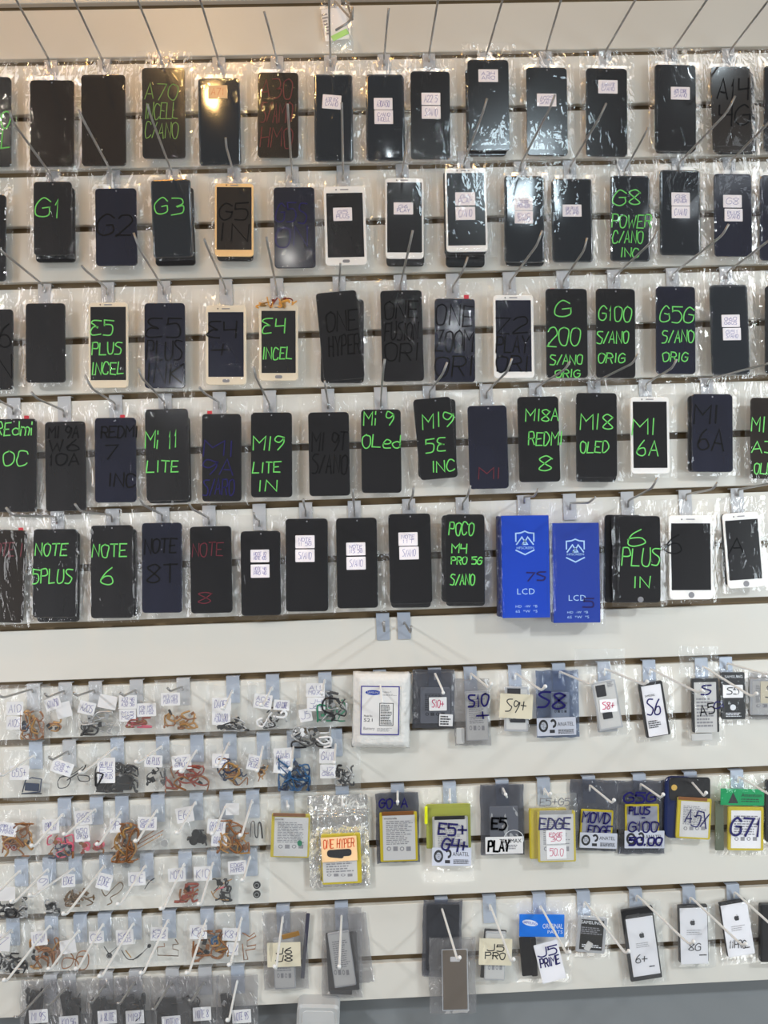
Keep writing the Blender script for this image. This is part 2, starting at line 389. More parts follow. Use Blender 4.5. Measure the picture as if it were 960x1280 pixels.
# ------------------------------------------------------------------ bags
def bag_mesh(w, h, content, T, rng, both=True, amp=0.0012, nx=16, nz=24, flat=0.0018):
    """closed plastic bag in its own frame: origin = top centre, back sheet at +y, front sheet bulging to -y over content (x0,z0,x1,z1) of thickness T"""
    bm = bmesh.new(); CR = bm.verts.layers.float.new('crumple')
    cx0, cz0, cx1, cz1 = content
    dirs = [(rng.uniform(0, 6.28), rng.uniform(90, 260), rng.uniform(0, 6.28), rng.uniform(.4, 1)) for _ in range(4)]
    nr = rng.randint(7, 12); ph = rng.uniform(0, 6.28); off = Vector((rng.uniform(0, 50), rng.uniform(0, 50), 0))
    def hgt(u, v):
        x = (u-.5)*w; z = -v*h
        dx = max(cx0-x, 0, x-cx1); dz = max(cz0-z, 0, z-cz1); d = math.hypot(dx, dz)
        e = min(u*w, (1-u)*w, (1-v)*h); el = min(1, e/0.007)
        f = T/(1+(d/0.009)**2) + flat*el
        wr = noise.noise(Vector((x*38, z*22, 0))+off)*1.0 + .5*abs(noise.noise(Vector((x*90, z*60, 3))+off))
        k = amp*(.5 if d <= 0 else 1.6)
        r = math.hypot(x, z+0.002); th = math.atan2(x, -z+1e-4)
        rad = math.sin(th*nr+ph)*math.exp(-r/0.035)*0.0022
        return f + (abs(wr)*k + abs(rad))*el
    def edge(u, v):
        ex = noise.noise(Vector((v*6, 7, 0))+off)*0.0016*(1 if u in (0, 1) else 0)
        ez = noise.noise(Vector((u*6, 1, 0))+off)*0.002*(1 if v in (0, 1) else 0)
        return ex, ez
    for side in ((0, 1) if both else (0,)):
        g = []
        for j in range(nz+1):
            row = []
            for i in range(nx+1):
                u, v = i/nx, j/nz; ex, ez = edge(u, v)
                y = -hgt(u, v) if side == 0 else 0.0006*noise.noise(Vector((u*5, v*9, 5))+off)
                vv = bm.verts.new(((u-.5)*w+ex, y, -v*h+ez)); row.append(vv)
                x = (u-.5)*w; z = -v*h; dd_ = math.hypot(max(cx0-x, 0, x-cx1), max(cz0-z, 0, z-cz1))
                vv[CR] = 0.16 + 1.0*min(1, dd_/0.005) + 0.5*max(0, noise.noise(Vector((x*30, z*14, 9))+off))
            g.append(row)
        for j in range(nz):
            for i in range(nx):
                q = (g[j][i], g[j+1][i], g[j+1][i+1], g[j][i+1])
                bm.faces.new(q if side == 0 else q[::-1])
    bmesh.ops.remove_doubles(bm, verts=bm.verts, dist=1e-5)
    return bm

# ------------------------------------------------------------------ generic hanging packet
class Pack:
    def __init__(self, name, label, category, group, box, tilt, d, origin=(0, 0)):
        self.o = origin; self.d = d; self.tilt = tilt
        x0, y0, x1, y1 = self.px(box); self.box = (x0, y0, x1, y1)
        self.M, self.s = frame((x0+x1)/2, (y0+y1)/2, tilt, d)
        self.h = (y1-y0)*self.s; self.w = (x1-x0)*self.s
        self.M = self.M @ Matrix.Translation((0, 0, self.h/2)); self.Mi = self.M.inverted()
        self.root = thing(name, label, category, group, self.M)
        self.rng = random.Random(int(x0*31+y0*17))
    def px(self, b):
        ox, oy = self.o
        if ox is None: return b
        return tuple((v/2.9091 + (ox if i % 2 == 0 else oy)) for i, v in enumerate(b))
    def place(self, name, bm, m, box, tilt, dd, parent=None, smooth=False):
        """put a mesh made around its own centre at the photograph's box, dd metres in front of the packet's back"""
        x0, y0, x1, y1 = box
        M, s = frame((x0+x1)/2, (y0+y1)/2, self.tilt if tilt is None else tilt, self.d+dd)
        o = fin(name, bm, m, parent or self.root, smooth)
        base = self.M if parent is None else parent.matrix_parent
        o.matrix_basis = (self.Mi if parent is None else self._inv[parent.name]) @ M
        self._inv[o.name] = M.inverted()
        return o, s
    @property
    def _inv(self):
        if not hasattr(self, '_i'): self._i = {}
        return self._i
    def put(self, name, maker, m, box, tilt=None, dd=0.0, parent=None, smooth=False, raw=False):
        if not raw: box = self.px(box)
        x0, y0, x1, y1 = box
        M, s = frame((x0+x1)/2, (y0+y1)/2, self.tilt if tilt is None else tilt, self.d+dd)
        bm = maker((x1-x0)*s, (y1-y0)*s)
        o = fin(name, bm, m, parent or self.root, smooth)
        o.matrix_basis = (self.Mi if parent is None else self._inv[parent.name]) @ M
        self._inv[o.name] = M.inverted()
        return o
    def block(self, name, box, m, t=0.004, r=0.003, tilt=None, dd=0.0, parent=None, bev=0.0006):
        """slab whose front face lies dd in front of the packet's back plane"""
        return self.put(name, lambda w, h: slab(w, h, t, r, bev), m, box, tilt, dd, parent)
    def label(self, box, lines, ink='b', m=PAPER, tilt=None, dd=0.006, name='sticker', sw=0.0006, r=0.0012, pad=.17, parent=None, t=0.0003):
        o = self.block(name, box, m, t, r, tilt, dd, parent, 0.00008)
        if lines:
            x0, y0, x1, y1 = box; w = x1-x0; h = y1-y0
            b = (x0+w*pad, y0+h*pad, x1-w*pad, y1-h*pad)
            self.put('handwriting', lambda W_, H_: handwriting(lines, W_, H_, sw, self.rng, .3), INK[ink], b, tilt, dd+0.00012, o if parent is None else parent)
        return o
    def ink(self, box, lines, ink='g', sw=0.0028, tilt=None, dd=0.006, name='handwriting', jit=.3, parent=None):
        return self.put(name, lambda w, h: handwriting(lines, w, h, sw, self.rng, jit), INK[ink], box, tilt, dd, parent)
    def print(self, box, text, ink='d', tilt=None, dd=0.006, name='lettering', sp=1.0, parent=None):
        return self.put(name, lambda w, h: printed(text, w, h, sp), INK[ink], box, tilt, dd, parent)
    def lines(self, box, n, ink='s', tilt=None, dd=0.006, fill=.55, parent=None, name='small_print', ragged=.35):
        rng = self.rng
        def mk(w, h):
            bm = bmesh.new()
            for i in range(n):
                z = h/2-(i+.5)*h/n; x = -w/2
                end = w/2 - rng.uniform(0, ragged)*w
                while x < end:
                    l = min(rng.uniform(.05, .2)*w, end-x)
                    vs = [bm.verts.new((a, 0, b)) for a, b in ((x, z-h/n*fill/2), (x+l, z-h/n*fill/2), (x+l, z+h/n*fill/2), (x, z+h/n*fill/2))]
                    bm.faces.new(vs); x += l + .03*w
            return bm
        return self.put(name, mk, INK[ink], box, tilt, dd, parent)
    def bag(self, m=CLEAR, T=0.004, content=None, box=None, amp=0.0012, tilt=None, dd=0.0, name='plastic_bag', both=True, flat=0.0018, nx=16, nz=24):
        b = self.px(box) if box else self.box
        x0, y0, x1, y1 = b
        M, s = frame((x0+x1)/2, (y0+y1)/2, self.tilt if tilt is None else tilt, self.d+dd)
        w = (x1-x0)*s; h = (y1-y0)*s
        if content:
            c = self.px(content); mx = (x0+x1)/2
            cont = ((c[0]-mx)*s, -(c[3]-y0)*s, (c[2]-mx)*s, -(c[1]-y0)*s)
        else: cont = (-w*.3, -h*.8, w*.3, -h*.3)
        o = fin(name, bag_mesh(w, h, cont, T, self.rng, both, amp, flat=flat, nx=nx, nz=nz), m, self.root, True)
        o.matrix_basis = self.Mi @ M @ Matrix.Translation((0, 0, h/2))
        return o

ORD = ['first', 'second', 'third', 'fourth', 'fifth', 'sixth', 'seventh', 'eighth', 'ninth', 'tenth', 'eleventh', 'twelfth', 'thirteenth', 'fourteenth', 'fifteenth', 'sixteenth']
ROWN = ['top', 'second', 'third', 'fourth', 'fifth']
def poly(pts):
    bm = bmesh.new(); f = bm.faces.new([bm.verts.new((x, 0, z)) for x, z in pts]); bm.normal_update()
    if f.normal.y > 0: f.normal_flip()
    bmesh.ops.triangulate(bm, faces=bm.faces[:]); return bm
def disc(w, h, n=20): return poly([(w/2*math.cos(2*math.pi*i/n), h/2*math.sin(2*math.pi*i/n)) for i in range(n)])
def ring(w, h, t=.12, n=24, a0=0, a1=360):
    bm = bmesh.new(); pr = None
    for i in range(n+1):
        a = math.radians(a0+(a1-a0)*i/n)
        q = (bm.verts.new((w/2*math.cos(a), 0, h/2*math.sin(a))), bm.verts.new((w/2*(1-2*t)*math.cos(a), 0, h/2*(1-2*t)*math.sin(a))))
        if pr: bm.faces.new((pr[0], pr[1], q[1], q[0]))
        pr = q
    for f in bm.faces:
        f.normal_update()
        if f.normal.y > 0: f.normal_flip()
    return bm

# ------------------------------------------------------------------ phone screens
def screen(row, num, org, box, tilt=0, style='K', glass=0, marks=(), look='', d=0.016, home=None, bagpx=(8, 20, 9, 5), film_=None, dots=True, T=0.004, behind=None, bagmat=None, shiny=False, bagtop=None, lab=None):
    name = 'phone_screen'
    where = '%s in %s row' % (ORD[num], ROWN[row])
    label = lab or '%s, %s' % (look, where)
    P0 = tuple((v/2.9091 + org[i % 2]) for i, v in enumerate(box)) if org[0] is not None else box
    l, t_, r_, b_ = bagpx
    top = P0[1]-t_ if bagtop is None else bagtop
    p = Pack(name, label, 'phone screen', 'bagged phone screens on the %s row' % ROWN[row], (P0[0]-l, top, P0[2]+r_, P0[3]+b_), tilt, d, (None, None))
    p.o = org
    th = 0.0035; F = T
    gm = SHINY if shiny else GLASS[glass]
    rad = 0.0065
    if style == 'K':
        if shiny: pn = p.put('glass_panel', lambda w, h: curved_slab(w, h, th, rad), gm, box, tilt, F, smooth=True)
        else: pn = p.block('glass_panel', box, gm, th, rad, tilt, F, bev=0.0008)
        x0, y0, x1, y1 = P0; cx = (x0+x1)/2
        if dots: 
            p.put('camera_dot', lambda w, h: disc(w, h, 8), INK['s'], (cx-1, y0+2.6, cx+1, y0+4.6), tilt, F+0.0002, pn, raw=True)
    else:
        fm = {'W': WFR, 'G': GFR, 'C': CFR}[style]
        pn = p.block('bezel', box, fm, th, rad, tilt, F)
        x0, y0, x1, y1 = P0; w = x1-x0; h = y1-y0; a = math.radians(tilt)
        mt, mb, ms = {'round': (.095, .11, .045), None: (.055, .075, .045), 'oval': (.085, .10, .06), 'wide': (.05, .09, .05), 'slim': (.06, .075, .06)}[home]
        q = lambda u, v, ww, hh: (cxr(u, v)[0]-ww/2, cxr(u, v)[1]-hh/2, cxr(u, v)[0]+ww/2, cxr(u, v)[1]+hh/2)
        cc = ((x0+x1)/2, (y0+y1)/2)
        def cxr(u, v):
            dx = (u-.5)*w; dy = (v-.5)*h
            return cc[0]+dx*math.cos(a)+dy*math.sin(a), cc[1]-dx*math.sin(a)+dy*math.cos(a)
        dp = p.put('display', lambda W_, H_: slab(W_, H_, 0.0006, 0.0006, 0.0001), GLASS[glass], q(.5, (mt+1-mb)/2, w*(1-2*ms), h*(1-mt-mb)), tilt, F+0.0003, None, raw=True)
        p.put('earpiece', lambda W_, H_: slab(W_, H_, 0.0004, 0.0006, 0.0001), INK['s'], q(.5, mt*.5, w*.2, 1.3), tilt, F+0.0003, pn, raw=True)
        p.put('front_camera', lambda W_, H_: disc(W_, H_, 10), INK['d'], q(.3, mt*.5, 1.8, 1.8), tilt, F+0.0002, pn, raw=True)
        if home == 'round':
            p.put('home_button', lambda W_, H_: disc(W_, H_, 24), INK['s'], q(.5, 1-mb*.48, 7.5, 7.5), tilt, F+0.0002, pn, raw=True)
        elif home == 'oval':
            hb = p.put('home_button', lambda W_, H_: slab(W_, H_, 0.0006, 0.004, 0.0001), INK['s'], q(.5, 1-mb*.5, 9, 4), tilt, F+0.0003, pn, raw=True)
    for mk in marks:
        k = mk[0]
        if k == 'S': p.label(mk[1], mk[2], mk[3] if len(mk) > 3 else 'b', PAPER, (mk[4] if len(mk) > 4 else tilt), F+0.0008)
        elif k == 'O': p.label(mk[1], mk[2], 'o', PEACH, tilt, F+0.0008)
        else: p.ink(mk[1], mk[2], k, {'g': 0.0021, 'G': 0.0016, 'k': 0.0026, 'r': 0.0017, 'n': 0.0022}.get(k, .002), (mk[3] if len(mk) > 3 else tilt), F+0.0007)
    p.bag(bagmat or CLEAR, F+0.0004, box, amp=0.0009, tilt=tilt)
    # a thicker stack: more screens hang behind this one
    if behind:
        for i, (bx, bt) in enumerate(behind):
            q_ = Pack(name, ('%s phone screen tucked behind the %s one in the %s row' % ('deepest black' if i else 'black', ORD[num], ROWN[row])), 'phone screen',
                      'screens tucked behind on the %s row' % ROWN[row], bx, bt, d-0.0075*(i+1), org)
            pn = q_.block('glass_panel', bx, GLASS[1], 0.0045, 0.0065, bt, 0.005)
            x0, y0, x1, y1 = q_.box
    return p
c1, c2, c3, c4, c5, c6 = (0, 0), (320, 0), (630, 0), (0, 200), (320, 200), (630, 200)
c7, c8, c9, c10, c11, c12 = (0, 340), (320, 340), (630, 340), (0, 480), (320, 480), (630, 480)
c13, c14, c15, c16, c17, c18 = (0, 620), (320, 620), (630, 620), (320, 820), (630, 820), (0, 820)
d1, d2, d3, d4, e1, e2 = (320, 960), (630, 960), (320, 1110), (630, 1110), (0, 980), (0, 1110)
s = screen
# top row
s(0, 0, c1, (-112, 278, 38, 605), 0, 'K', 0, [('g', (-70, 395, 34, 545), ['A20', 'CEL'])], 'black phone screen with green writing cut off by the frame')
s(0, 1, c1, (110, 290, 267, 605), 0, 'K', 3, (), 'plain matt black phone screen with no writing', bagpx=(8, 22, 10, 6))
s(0, 2, c1, (297, 270, 455, 602), .7, 'K', 3, (), 'plain black phone screen with rolled glossy edges', shiny=False)
s(0, 3, c1, (518, 245, 672, 575), .5, 'K', 0, [('G', (530, 300, 645, 510), ['A70', 'INCELL', 'C/ANO'])], 'black phone screen with faint green writing in three lines')
s(0, 4, c1, (722, 280, 873, 600), 1, 'K', 3, [('O', (757, 310, 826, 358), ['A71'])], 'glossy curved phone screen with small tan sticker near its top', shiny=True, dots=False)
s(0, 5, c2, (7, 262, 153, 572), 0, 'K', 3, [('r', (20, 280, 130, 545), ['A30', 'S/AMO', 'HMO'])], 'black phone screen with faint dark red writing')
s(0, 6, c2, (212, 267, 352, 585), .5, 'K', 2, [('S', (242, 345, 309, 396), ['A32 INC', 'C/ANO'], 'b', -4)], 'black phone screen with one tilted white sticker beside a hook rod', shiny=True)
s(0, 7, c2, (400, 267, 540, 583), .7, 'K', 2, [('S', (429, 356, 496, 398), ['A30/A50']), ('S', (431, 400, 498, 451), ['C/ANO', 'INCELL'])], 'black phone screen with a tall two part sticker high up', shiny=True)
s(0, 8, c2, (563, 258, 705, 578), .5, 'K', 1, [('S', (602, 337, 670, 382), ['A22 5']), ('S', (603, 385, 671, 432), ['S/ANO'])], 'matt black phone screen with two stacked square stickers')
s(0, 9, c2, (772, 216, 920, 548), .9, 'K', 1, [('S', (809, 252, 880, 298), ['A34', 'ARO'])], 'black phone screen hung highest in its row with one sticker',
  behind=[((764, 250, 908, 565), 1.2)])
s(0, 10, c3, (83, 244, 230, 565), .7, 'K', 1, [('S', (120, 340, 190, 387), ['A02S', 'S/ANO'])], 'black phone screen with sticker touched by a hook tip')
s(0, 11, c3, (299, 247, 448, 568), .2, 'K', 1, [('S', (343, 291, 413, 340), ['A16W/8', 'C/ANO'])], 'black phone screen with one sticker high up')
s(0, 12, c3, (549, 234, 698, 550), .2, 'K', 1, [('S', (607, 316, 676, 362), ['A05 CORE', 'S/ANO'])], 'thick black phone screen with one sticker in the middle', behind=[((553, 250, 690, 555), .5)])
s(0, 13, c3, (756, 241, 900, 552), 2, 'K', 3, [('k', (780, 280, 890, 465), ['A14', '4G'])], 'brownish black phone screen with large black marker writing', behind=[((768, 260, 912, 558), 2)])
s(0, 14, c3, (946, 240, 1090, 550), 0, 'K', 1, (), 'black phone screen cut off by the right edge')
# second row
s(1, 0, c4, (-125, 125, 20, 440), 0, 'K', 1, (), 'black phone screen mostly outside the frame')
s(1, 1, c4, (123, 78, 260, 346), .3, 'K', 0, [('g', (133, 133, 220, 220), ['G1'])], 'short black phone screen with two green characters', behind=[((131, 100, 271, 371), .3)])
s(1, 2, c4, (348, 102, 496, 384), .8, 'K', 2, [('k', (358, 190, 480, 285), ['G2'])], 'black rounded phone screen with two black marker characters')
s(1, 3, c4, (552, 68, 696, 353), 2.2, 'K', 0, [('g', (566, 133, 664, 208), ['G3'])], 'black phone screen with silver top line and two green characters', behind=[((563, 100, 706, 383), 1.5)], shiny=True, bagpx=(8, 14, 9, 5))
s(1, 4, c4, (782, 85, 921, 350), 0, 'G', 3, [('k', (800, 150, 900, 305), ['G5', 'IN'])], 'gold framed phone screen with black marker writing', home='wide', behind=[((790, 100, 920, 366), 0)])
s(1, 5, c5, (66, 98, 214, 392), 1, 'K', 2, [('n', (75, 150, 185, 325), ['G5S', 'ON'])], 'dark blue phone screen with navy marker writing')
s(1, 6, c5, (250, 95, 399, 382), 1.7, 'W', 0, [('S', (281, 173, 349, 221), ['G5', 'PLUS'])], 'white framed phone screen with oval button and one small sticker', home='oval', bagpx=(9, 12, 9, 5))
s(1, 7, c5, (471, 65, 609, 358), .3, 'W', 1, [('S', (501, 154, 571, 198), ['G6', 'PLAY'])], 'white framed phone screen with one sticker, hook tip over its corner', home=None, bagpx=(10, 18, 11, 8), behind=[((474, 100, 610, 385), .5)])
s(1, 8, c5, (690, 30, 839, 333), 1.4, 'W', 1, [('S', (725, 117, 797, 165), ['G6', 'PLAY']), ('S', (726, 170, 797, 218), ['C/ANO'])], 'thick white framed phone screen with two stickers', home=None, bagpx=(11, 16, 12, 8), bagtop=194, d=0.024,
  behind=[((684, 40, 834, 345), 1), ((690, 100, 830, 388), .5)])
s(1, 9, c6, (2, 55, 147, 372), .3, 'K', 2, [('S', (38, 137, 104, 183), ['G8', 'POWER']), ('S', (39, 185, 105, 231), ['EVIC', 'S/ANO'])], 'glossy phone screen with bright glare and tall two part sticker', shiny=True, behind=[((6, 100, 145, 384), .3)])
s(1, 10, c6, (175, 65, 323, 370), 1, 'K', 2, [('S', (213, 162, 282, 206), ['G8 PLUS', 'S/C ANO'])], 'glossy blue black phone screen with small sticker below bright glare', shiny=True)
s(1, 11, c6, (388, 54, 533, 367), .3, 'K', 2, [('g', (400, 105, 495, 172), ['G8']), ('g', (395, 195, 535, 252), ['POWER']), ('g', (396, 255, 505, 307), ['C/ANO']), ('g', (425, 318, 490, 358), ['INC'])], 'black phone screen with four lines of green writing', shiny=True)
s(1, 12, c6, (568, 34, 716, 345), .5, 'K', 2, [('S', (609, 118, 676, 166), ['G8', 'POWER']), ('S', (610, 168, 676, 212), ['C/ANO'])], 'glossy phone screen with two stickers and glare across its middle', shiny=True)
s(1, 13, c6, (765, 49, 902, 350), .7, 'K', 2, [('S', (797, 127, 865, 173), ['G8']), ('S', (802, 177, 868, 223), ['PLUS', 'S/ANO'])], 'black phone screen in a scalloped edge bag with two stickers', behind=None)
s(1, 14, c6, (932, 55, 1080, 365), 0, 'K', 2, (), 'black phone screen cut off at the right edge of frame')
# third row
s(2, 0, c7, (-95, 135, 46, 428), 0, 'K', 0, [('k', (-60, 180, 40, 400), ['G6', 'IN'])], 'black phone screen half outside the frame')
s(2, 1, c7, (94, 113, 236, 402), .2, 'K', 0, (), 'plain dark grey phone screen without any writing')
s(2, 2, c7, (323, 111, 464, 421), .2, 'C', 0, [('g', (331, 170, 412, 235), ['€5']), ('g', (336, 252, 440, 305), ['PLUS']), ('g', (335, 325, 448, 378), ['INCEL'])], 'champagne framed phone screen with three lines of green writing', home='wide')
s(2, 3, c7, (526, 112, 672, 422), .2, 'K', 2, [('k', (535, 160, 660, 415), ['€5', 'PLUS', 'INK'])], 'black phone screen with three lines of black marker')
s(2, 4, c7, (749, 121, 894, 410), .2, 'C', 2, [('k', (757, 175, 857, 320), ['€4', '+'])], 'champagne framed phone screen with oval button and black marker', home='oval')
s(2, 5, c8, (12, 117, 152, 395), .2, 'C', 0, [('g', (24, 165, 104, 232), ['€4']), ('g', (26, 270, 130, 322), ['INCEL'])], 'cream framed phone screen with exposed orange flex and green writing', home='oval', bagpx=(9, 22, 9, 5))
s(2, 6, c8, (232, 70, 380, 393), 5.6, 'K', 1, [('k', (260, 135, 372, 310), ['ONE', 'HYPER'])], 'tilted black phone screen with black marker writing', behind=[((236, 98, 392, 403), 0)], bagpx=(10, 16, 14, 8))
s(2, 7, c8, (456, 66, 607, 397), 1.5, 'K', 1, [('k', (470, 100, 590, 330), ['ONE', 'FUSION', 'ORI'])], 'black phone screen with barely visible black writing and crinkled bag top', bagpx=(8, 16, 9, 5))
s(2, 8, c8, (650, 96, 797, 400), .2, 'K', 2, [('k', (655, 115, 790, 390), ['ONE', 'ZOOM', 'ORI'])], 'navy black phone screen with three lines of bold black marker')
s(2, 9, c8, (864, 84, 1010, 385), .8, 'W', 2, [('k', (875, 160, 990, 370), ['Z2', 'PLAY', 'ORI'])], 'silver white framed phone screen with black marker writing', home='slim')
s(2, 10, c9, (153, 60, 304, 384), .7, 'K', 1, [('g', (185, 100, 240, 172), ['G']), ('g', (160, 195, 277, 278), ['200']), ('g', (168, 298, 285, 340), ['S/ANO']), ('g', (188, 353, 276, 386), ['ORIG'])], 'black phone screen with four green lines, large number second')
s(2, 11, c9, (335, 60, 478, 385), .3, 'K', 1, [('g', (346, 120, 463, 185), ['G100']), ('g', (338, 212, 453, 265), ['S/ANO']), ('g', (343, 292, 440, 335), ['ORIG'])], 'black phone screen with three green lines, four characters on top')
s(2, 12, c9, (553, 52, 697, 370), .3, 'K', 2, [('g', (568, 120, 690, 192), ['G5G']), ('g', (575, 208, 690, 262), ['S/ANO']), ('g', (578, 290, 668, 330), ['ORIG'])], 'black phone screen with three green lines, three characters on top')
s(2, 13, c9, (753, 44, 893, 374), 1.8, 'K', 3, [('S', (791, 155, 858, 200), ['G60', 'G60S'], 'b'), ('S', (796, 203, 862, 248), ['G51', 'S/ANO'])], 'brown black curved phone screen with two stickers', shiny=True)
s(2, 14, c9, (950, 50, 1090, 370), 0, 'K', 1, (), 'black phone screen beyond the right frame edge')
# fourth row
s(3, 0, c10, (-30, 126, 132, 466), 0, 'K', 0, [('g', (-14, 135, 120, 192), ['REdmi']), ('g', (-20, 240, 100, 303), ['10C'])], 'large black phone screen with two green lines cut off by frame')
s(3, 1, c10, (165, 136, 311, 462), .8, 'K', 0, [('k', (178, 150, 285, 300), ['MI 9A', 'W6', '10A'])], 'black phone screen with three small lines of black marker')
s(3, 2, c10, (345, 122, 494, 431), .3, 'K', 2, [('k', (370, 150, 500, 200), ['REDMI']), ('k', (385, 215, 425, 278), ['7']), ('k', (395, 320, 490, 380), ['INC'])], 'blue black phone screen with three lines of black marker')
s(3, 3, c10, (530, 90, 686, 425), 1.2, 'K', 0, [('g', (530, 165, 645, 240), ['Mi 11']), ('g', (535, 275, 648, 325), ['LITE'])], 'black phone screen with two green lines and lifted protective film', behind=[((538, 120, 692, 433), 1)])
s(3, 4, c10, (735, 108, 877, 427), .2, 'K', 1, [('n', (740, 200, 850, 410), ['MI', '9A', 'S/ARO'])], 'black phone screen with three lines of dark navy marker')
s(3, 5, c11, (-18, 103, 131, 412), .2, 'K', 1, [('g', (-8, 185, 100, 248), ['MI9']), ('g', (-10, 280, 88, 328), ['LITE']), ('g', (8, 348, 76, 395), ['IN'])], 'black phone screen with three green lines, two letters last')
s(3, 6, c11, (192, 102, 340, 407), 1, 'K', 1, [('k', (205, 170, 330, 335), ['MI 9T', 'S/ANO'])], 'black phone screen with two lines of faint black marker')
s(3, 7, c11, (383, 92, 528, 396), .6, 'K', 1, [('g', (392, 98, 498, 158), ['Mi 9']), ('g', (388, 180, 526, 238), ['OLed'])], 'black phone screen with two green lines across its top half', shiny=False)
s(3, 8, c11, (584, 50, 721, 345), 5.5, 'K', 1, [('g', (604, 100, 715, 165), ['MI9']), ('g', (618, 195, 690, 255), ['5€']), ('g', (640, 275, 722, 325), ['INC'])], 'tilted black phone screen with three green lines', behind=[((588, 55, 728, 340), 1)], bagpx=(12, 22, 12, 6))
s(3, 9, c11, (773, 78, 916, 381), 1.7, 'K', 2, [('r', (810, 300, 890, 350), ['MI'])], 'plain purple black phone screen with faint red scribble at bottom')
s(3, 10, c12, (52, 45, 202, 356), 1.6, 'K', 1, [('g', (80, 88, 200, 140), ['MI8A']), ('g', (90, 170, 212, 228), ['REDMI']), ('g', (130, 258, 172, 325), ['8'])], 'black phone screen with three green lines, single digit last')
s(3, 11, c12, (263, 32, 412, 341), .3, 'K', 1, [('g', (277, 105, 395, 172), ['MI8']), ('g', (277, 205, 380, 255), ['OLED'])], 'thick black phone screen stack with two green lines', behind=[((263, 45, 408, 356), .3)])
s(3, 12, c12, (461, 47, 602, 326), .8, 'W', 1, [('g', (470, 120, 550, 190), ['MI']), ('g', (484, 200, 560, 268), ['6A'])], 'white framed phone screen with two green lines', home='slim')
s(3, 13, c12, (683, 36, 833, 320), .4, 'K', 2, [('k', (690, 70, 780, 150), ['MI']), ('k', (706, 155, 800, 250), ['6A'])], 'navy black phone screen with two large black marker lines', behind=[((670, 42, 820, 320), .3)])
s(3, 14, c12, (897, 50, 1045, 345), 0, 'K', 3, [('g', (900, 115, 990, 180), ['MI I']), ('g', (903, 205, 985, 255), ['A3']), ('g', (910, 285, 1000, 332), ['OLED'])], 'brownish phone screen with three green lines cut off by frame')
# fifth row
s(4, 0, c13, (-75, 122, 90, 460), -2.6, 'K', 3, [('r', (-40, 165, 80, 225), ['NOTE I'])], 'black phone screen with faint red writing cut off by frame')
s(4, 1, c13, (120, 120, 280, 442), -.6, 'K', 0, [('g', (130, 168, 244, 222), ['NOTE']), ('g', (120, 262, 260, 325), ['5PLUS'])], 'black phone screen with two green lines, second line longer', behind=[((136, 130, 288, 458), -.3)])
s(4, 2, c13, (330, 106, 484, 444), .2, 'K', 0, [('g', (337, 172, 459, 228), ['NOTE']), ('g', (370, 255, 414, 330), ['6'])], 'black phone screen with green word above a single green digit', behind=[((340, 120, 498, 438), .8)])
s(4, 3, c13, (516, 97, 662, 425), .2, 'K', 2, [('k', (527, 150, 640, 215), ['NOTE']), ('k', (537, 240, 640, 325), ['8T'])], 'black phone screen with two lines of bold black marker')
s(4, 4, c13, (692, 110, 843, 426), 1, 'K', 1, [('r', (700, 165, 810, 225), ['NOTE']), ('r', (715, 345, 775, 395), ['8'])], 'black phone screen with faint red writing at top and bottom')
s(4, 5, c14, (-55, 127, 90, 435), .6, 'K', 1, [('S', (-20, 195, 48, 241), ['NOTE 10', 'NOTE 10S']), ('S', (-19, 249, 49, 297), ['NOTE 4G', 'PRO 4G'])], 'black phone screen hung low with two white stickers')
s(4, 6, c14, (108, 82, 262, 420), .4, 'K', 1, [('S', (143, 143, 213, 190), ['NOTE', '11 5G']), ('S', (143, 194, 213, 240), ['S/ANO'])], 'black phone screen with two stickers set high on it', bagtop=634)
s(4, 7, c14, (293, 79, 442, 408), 1, 'K', 1, [('S', (328, 169, 398, 216), ['NOTE', '11S 5G']), ('S', (329, 221, 399, 268), ['S/ANO'])], 'black phone screen with two stickers a third of the way down', bagtop=634)
s(4, 8, c14, (484, 64, 638, 392), 1.4, 'K', 1, [('S', (518, 132, 588, 181), ['NOTE', '11T']), ('S', (521, 184, 592, 231), ['S/ANO'])], 'black phone screen with two stickers, another screen edge showing below', behind=[((490, 100, 635, 406), .5)], bagtop=632)
s(4, 9, c14, (688, 66, 832, 390), .2, 'K', 1, [('g', (703, 92, 792, 148), ['POCO']), ('g', (712, 172, 765, 212), ['M4']), ('g', (710, 220, 822, 252), ['PRO 5G']), ('g', (708, 282, 795, 328), ['S/ANO'])], 'thick black phone screen with four lines of thin green writing', behind=[((674, 70, 812, 385), 0), ((690, 80, 832, 400), .4)], d=0.024)
PH = s(4, 12, c15, (414, 72, 570, 388), .3, 'K', 1, [('g', (448, 112, 512, 190), ['6']), ('g', (430, 185, 568, 262), ['PLUS']), ('g', (470, 290, 530, 340), ['IN'])], 'thick stack of black button phone screens with three green lines', home=None, behind=[((398, 72, 540, 386), .2), ((366, 68, 500, 388), 0)], d=0.028, dots=False, lab='black phone screen with round button and three green lines, right of the blue boxes')
s(4, 13, c15, (600, 70, 760, 376), .7, 'W', 1, [('k', (590, 130, 650, 220), ['6'])], 'white framed round button phone screen hanging straight', home='round', lab='white framed phone screen with round button hanging straight in the fifth row')
s(4, 14, c15, (805, 60, 938, 334), 4.6, 'W', 1, [('k', (822, 150, 868, 215), ['A'])], 'tilted white framed round button phone screen', home='round', behind=[((796, 62, 925, 322), 3)], lab='tilted white framed phone screen with round button at the right end of the fifth row')
PH.put('home_button', lambda w, h: disc(w, h, 20), INK['s'], (486, 366, 508, 387), 0.3, 0.0046)
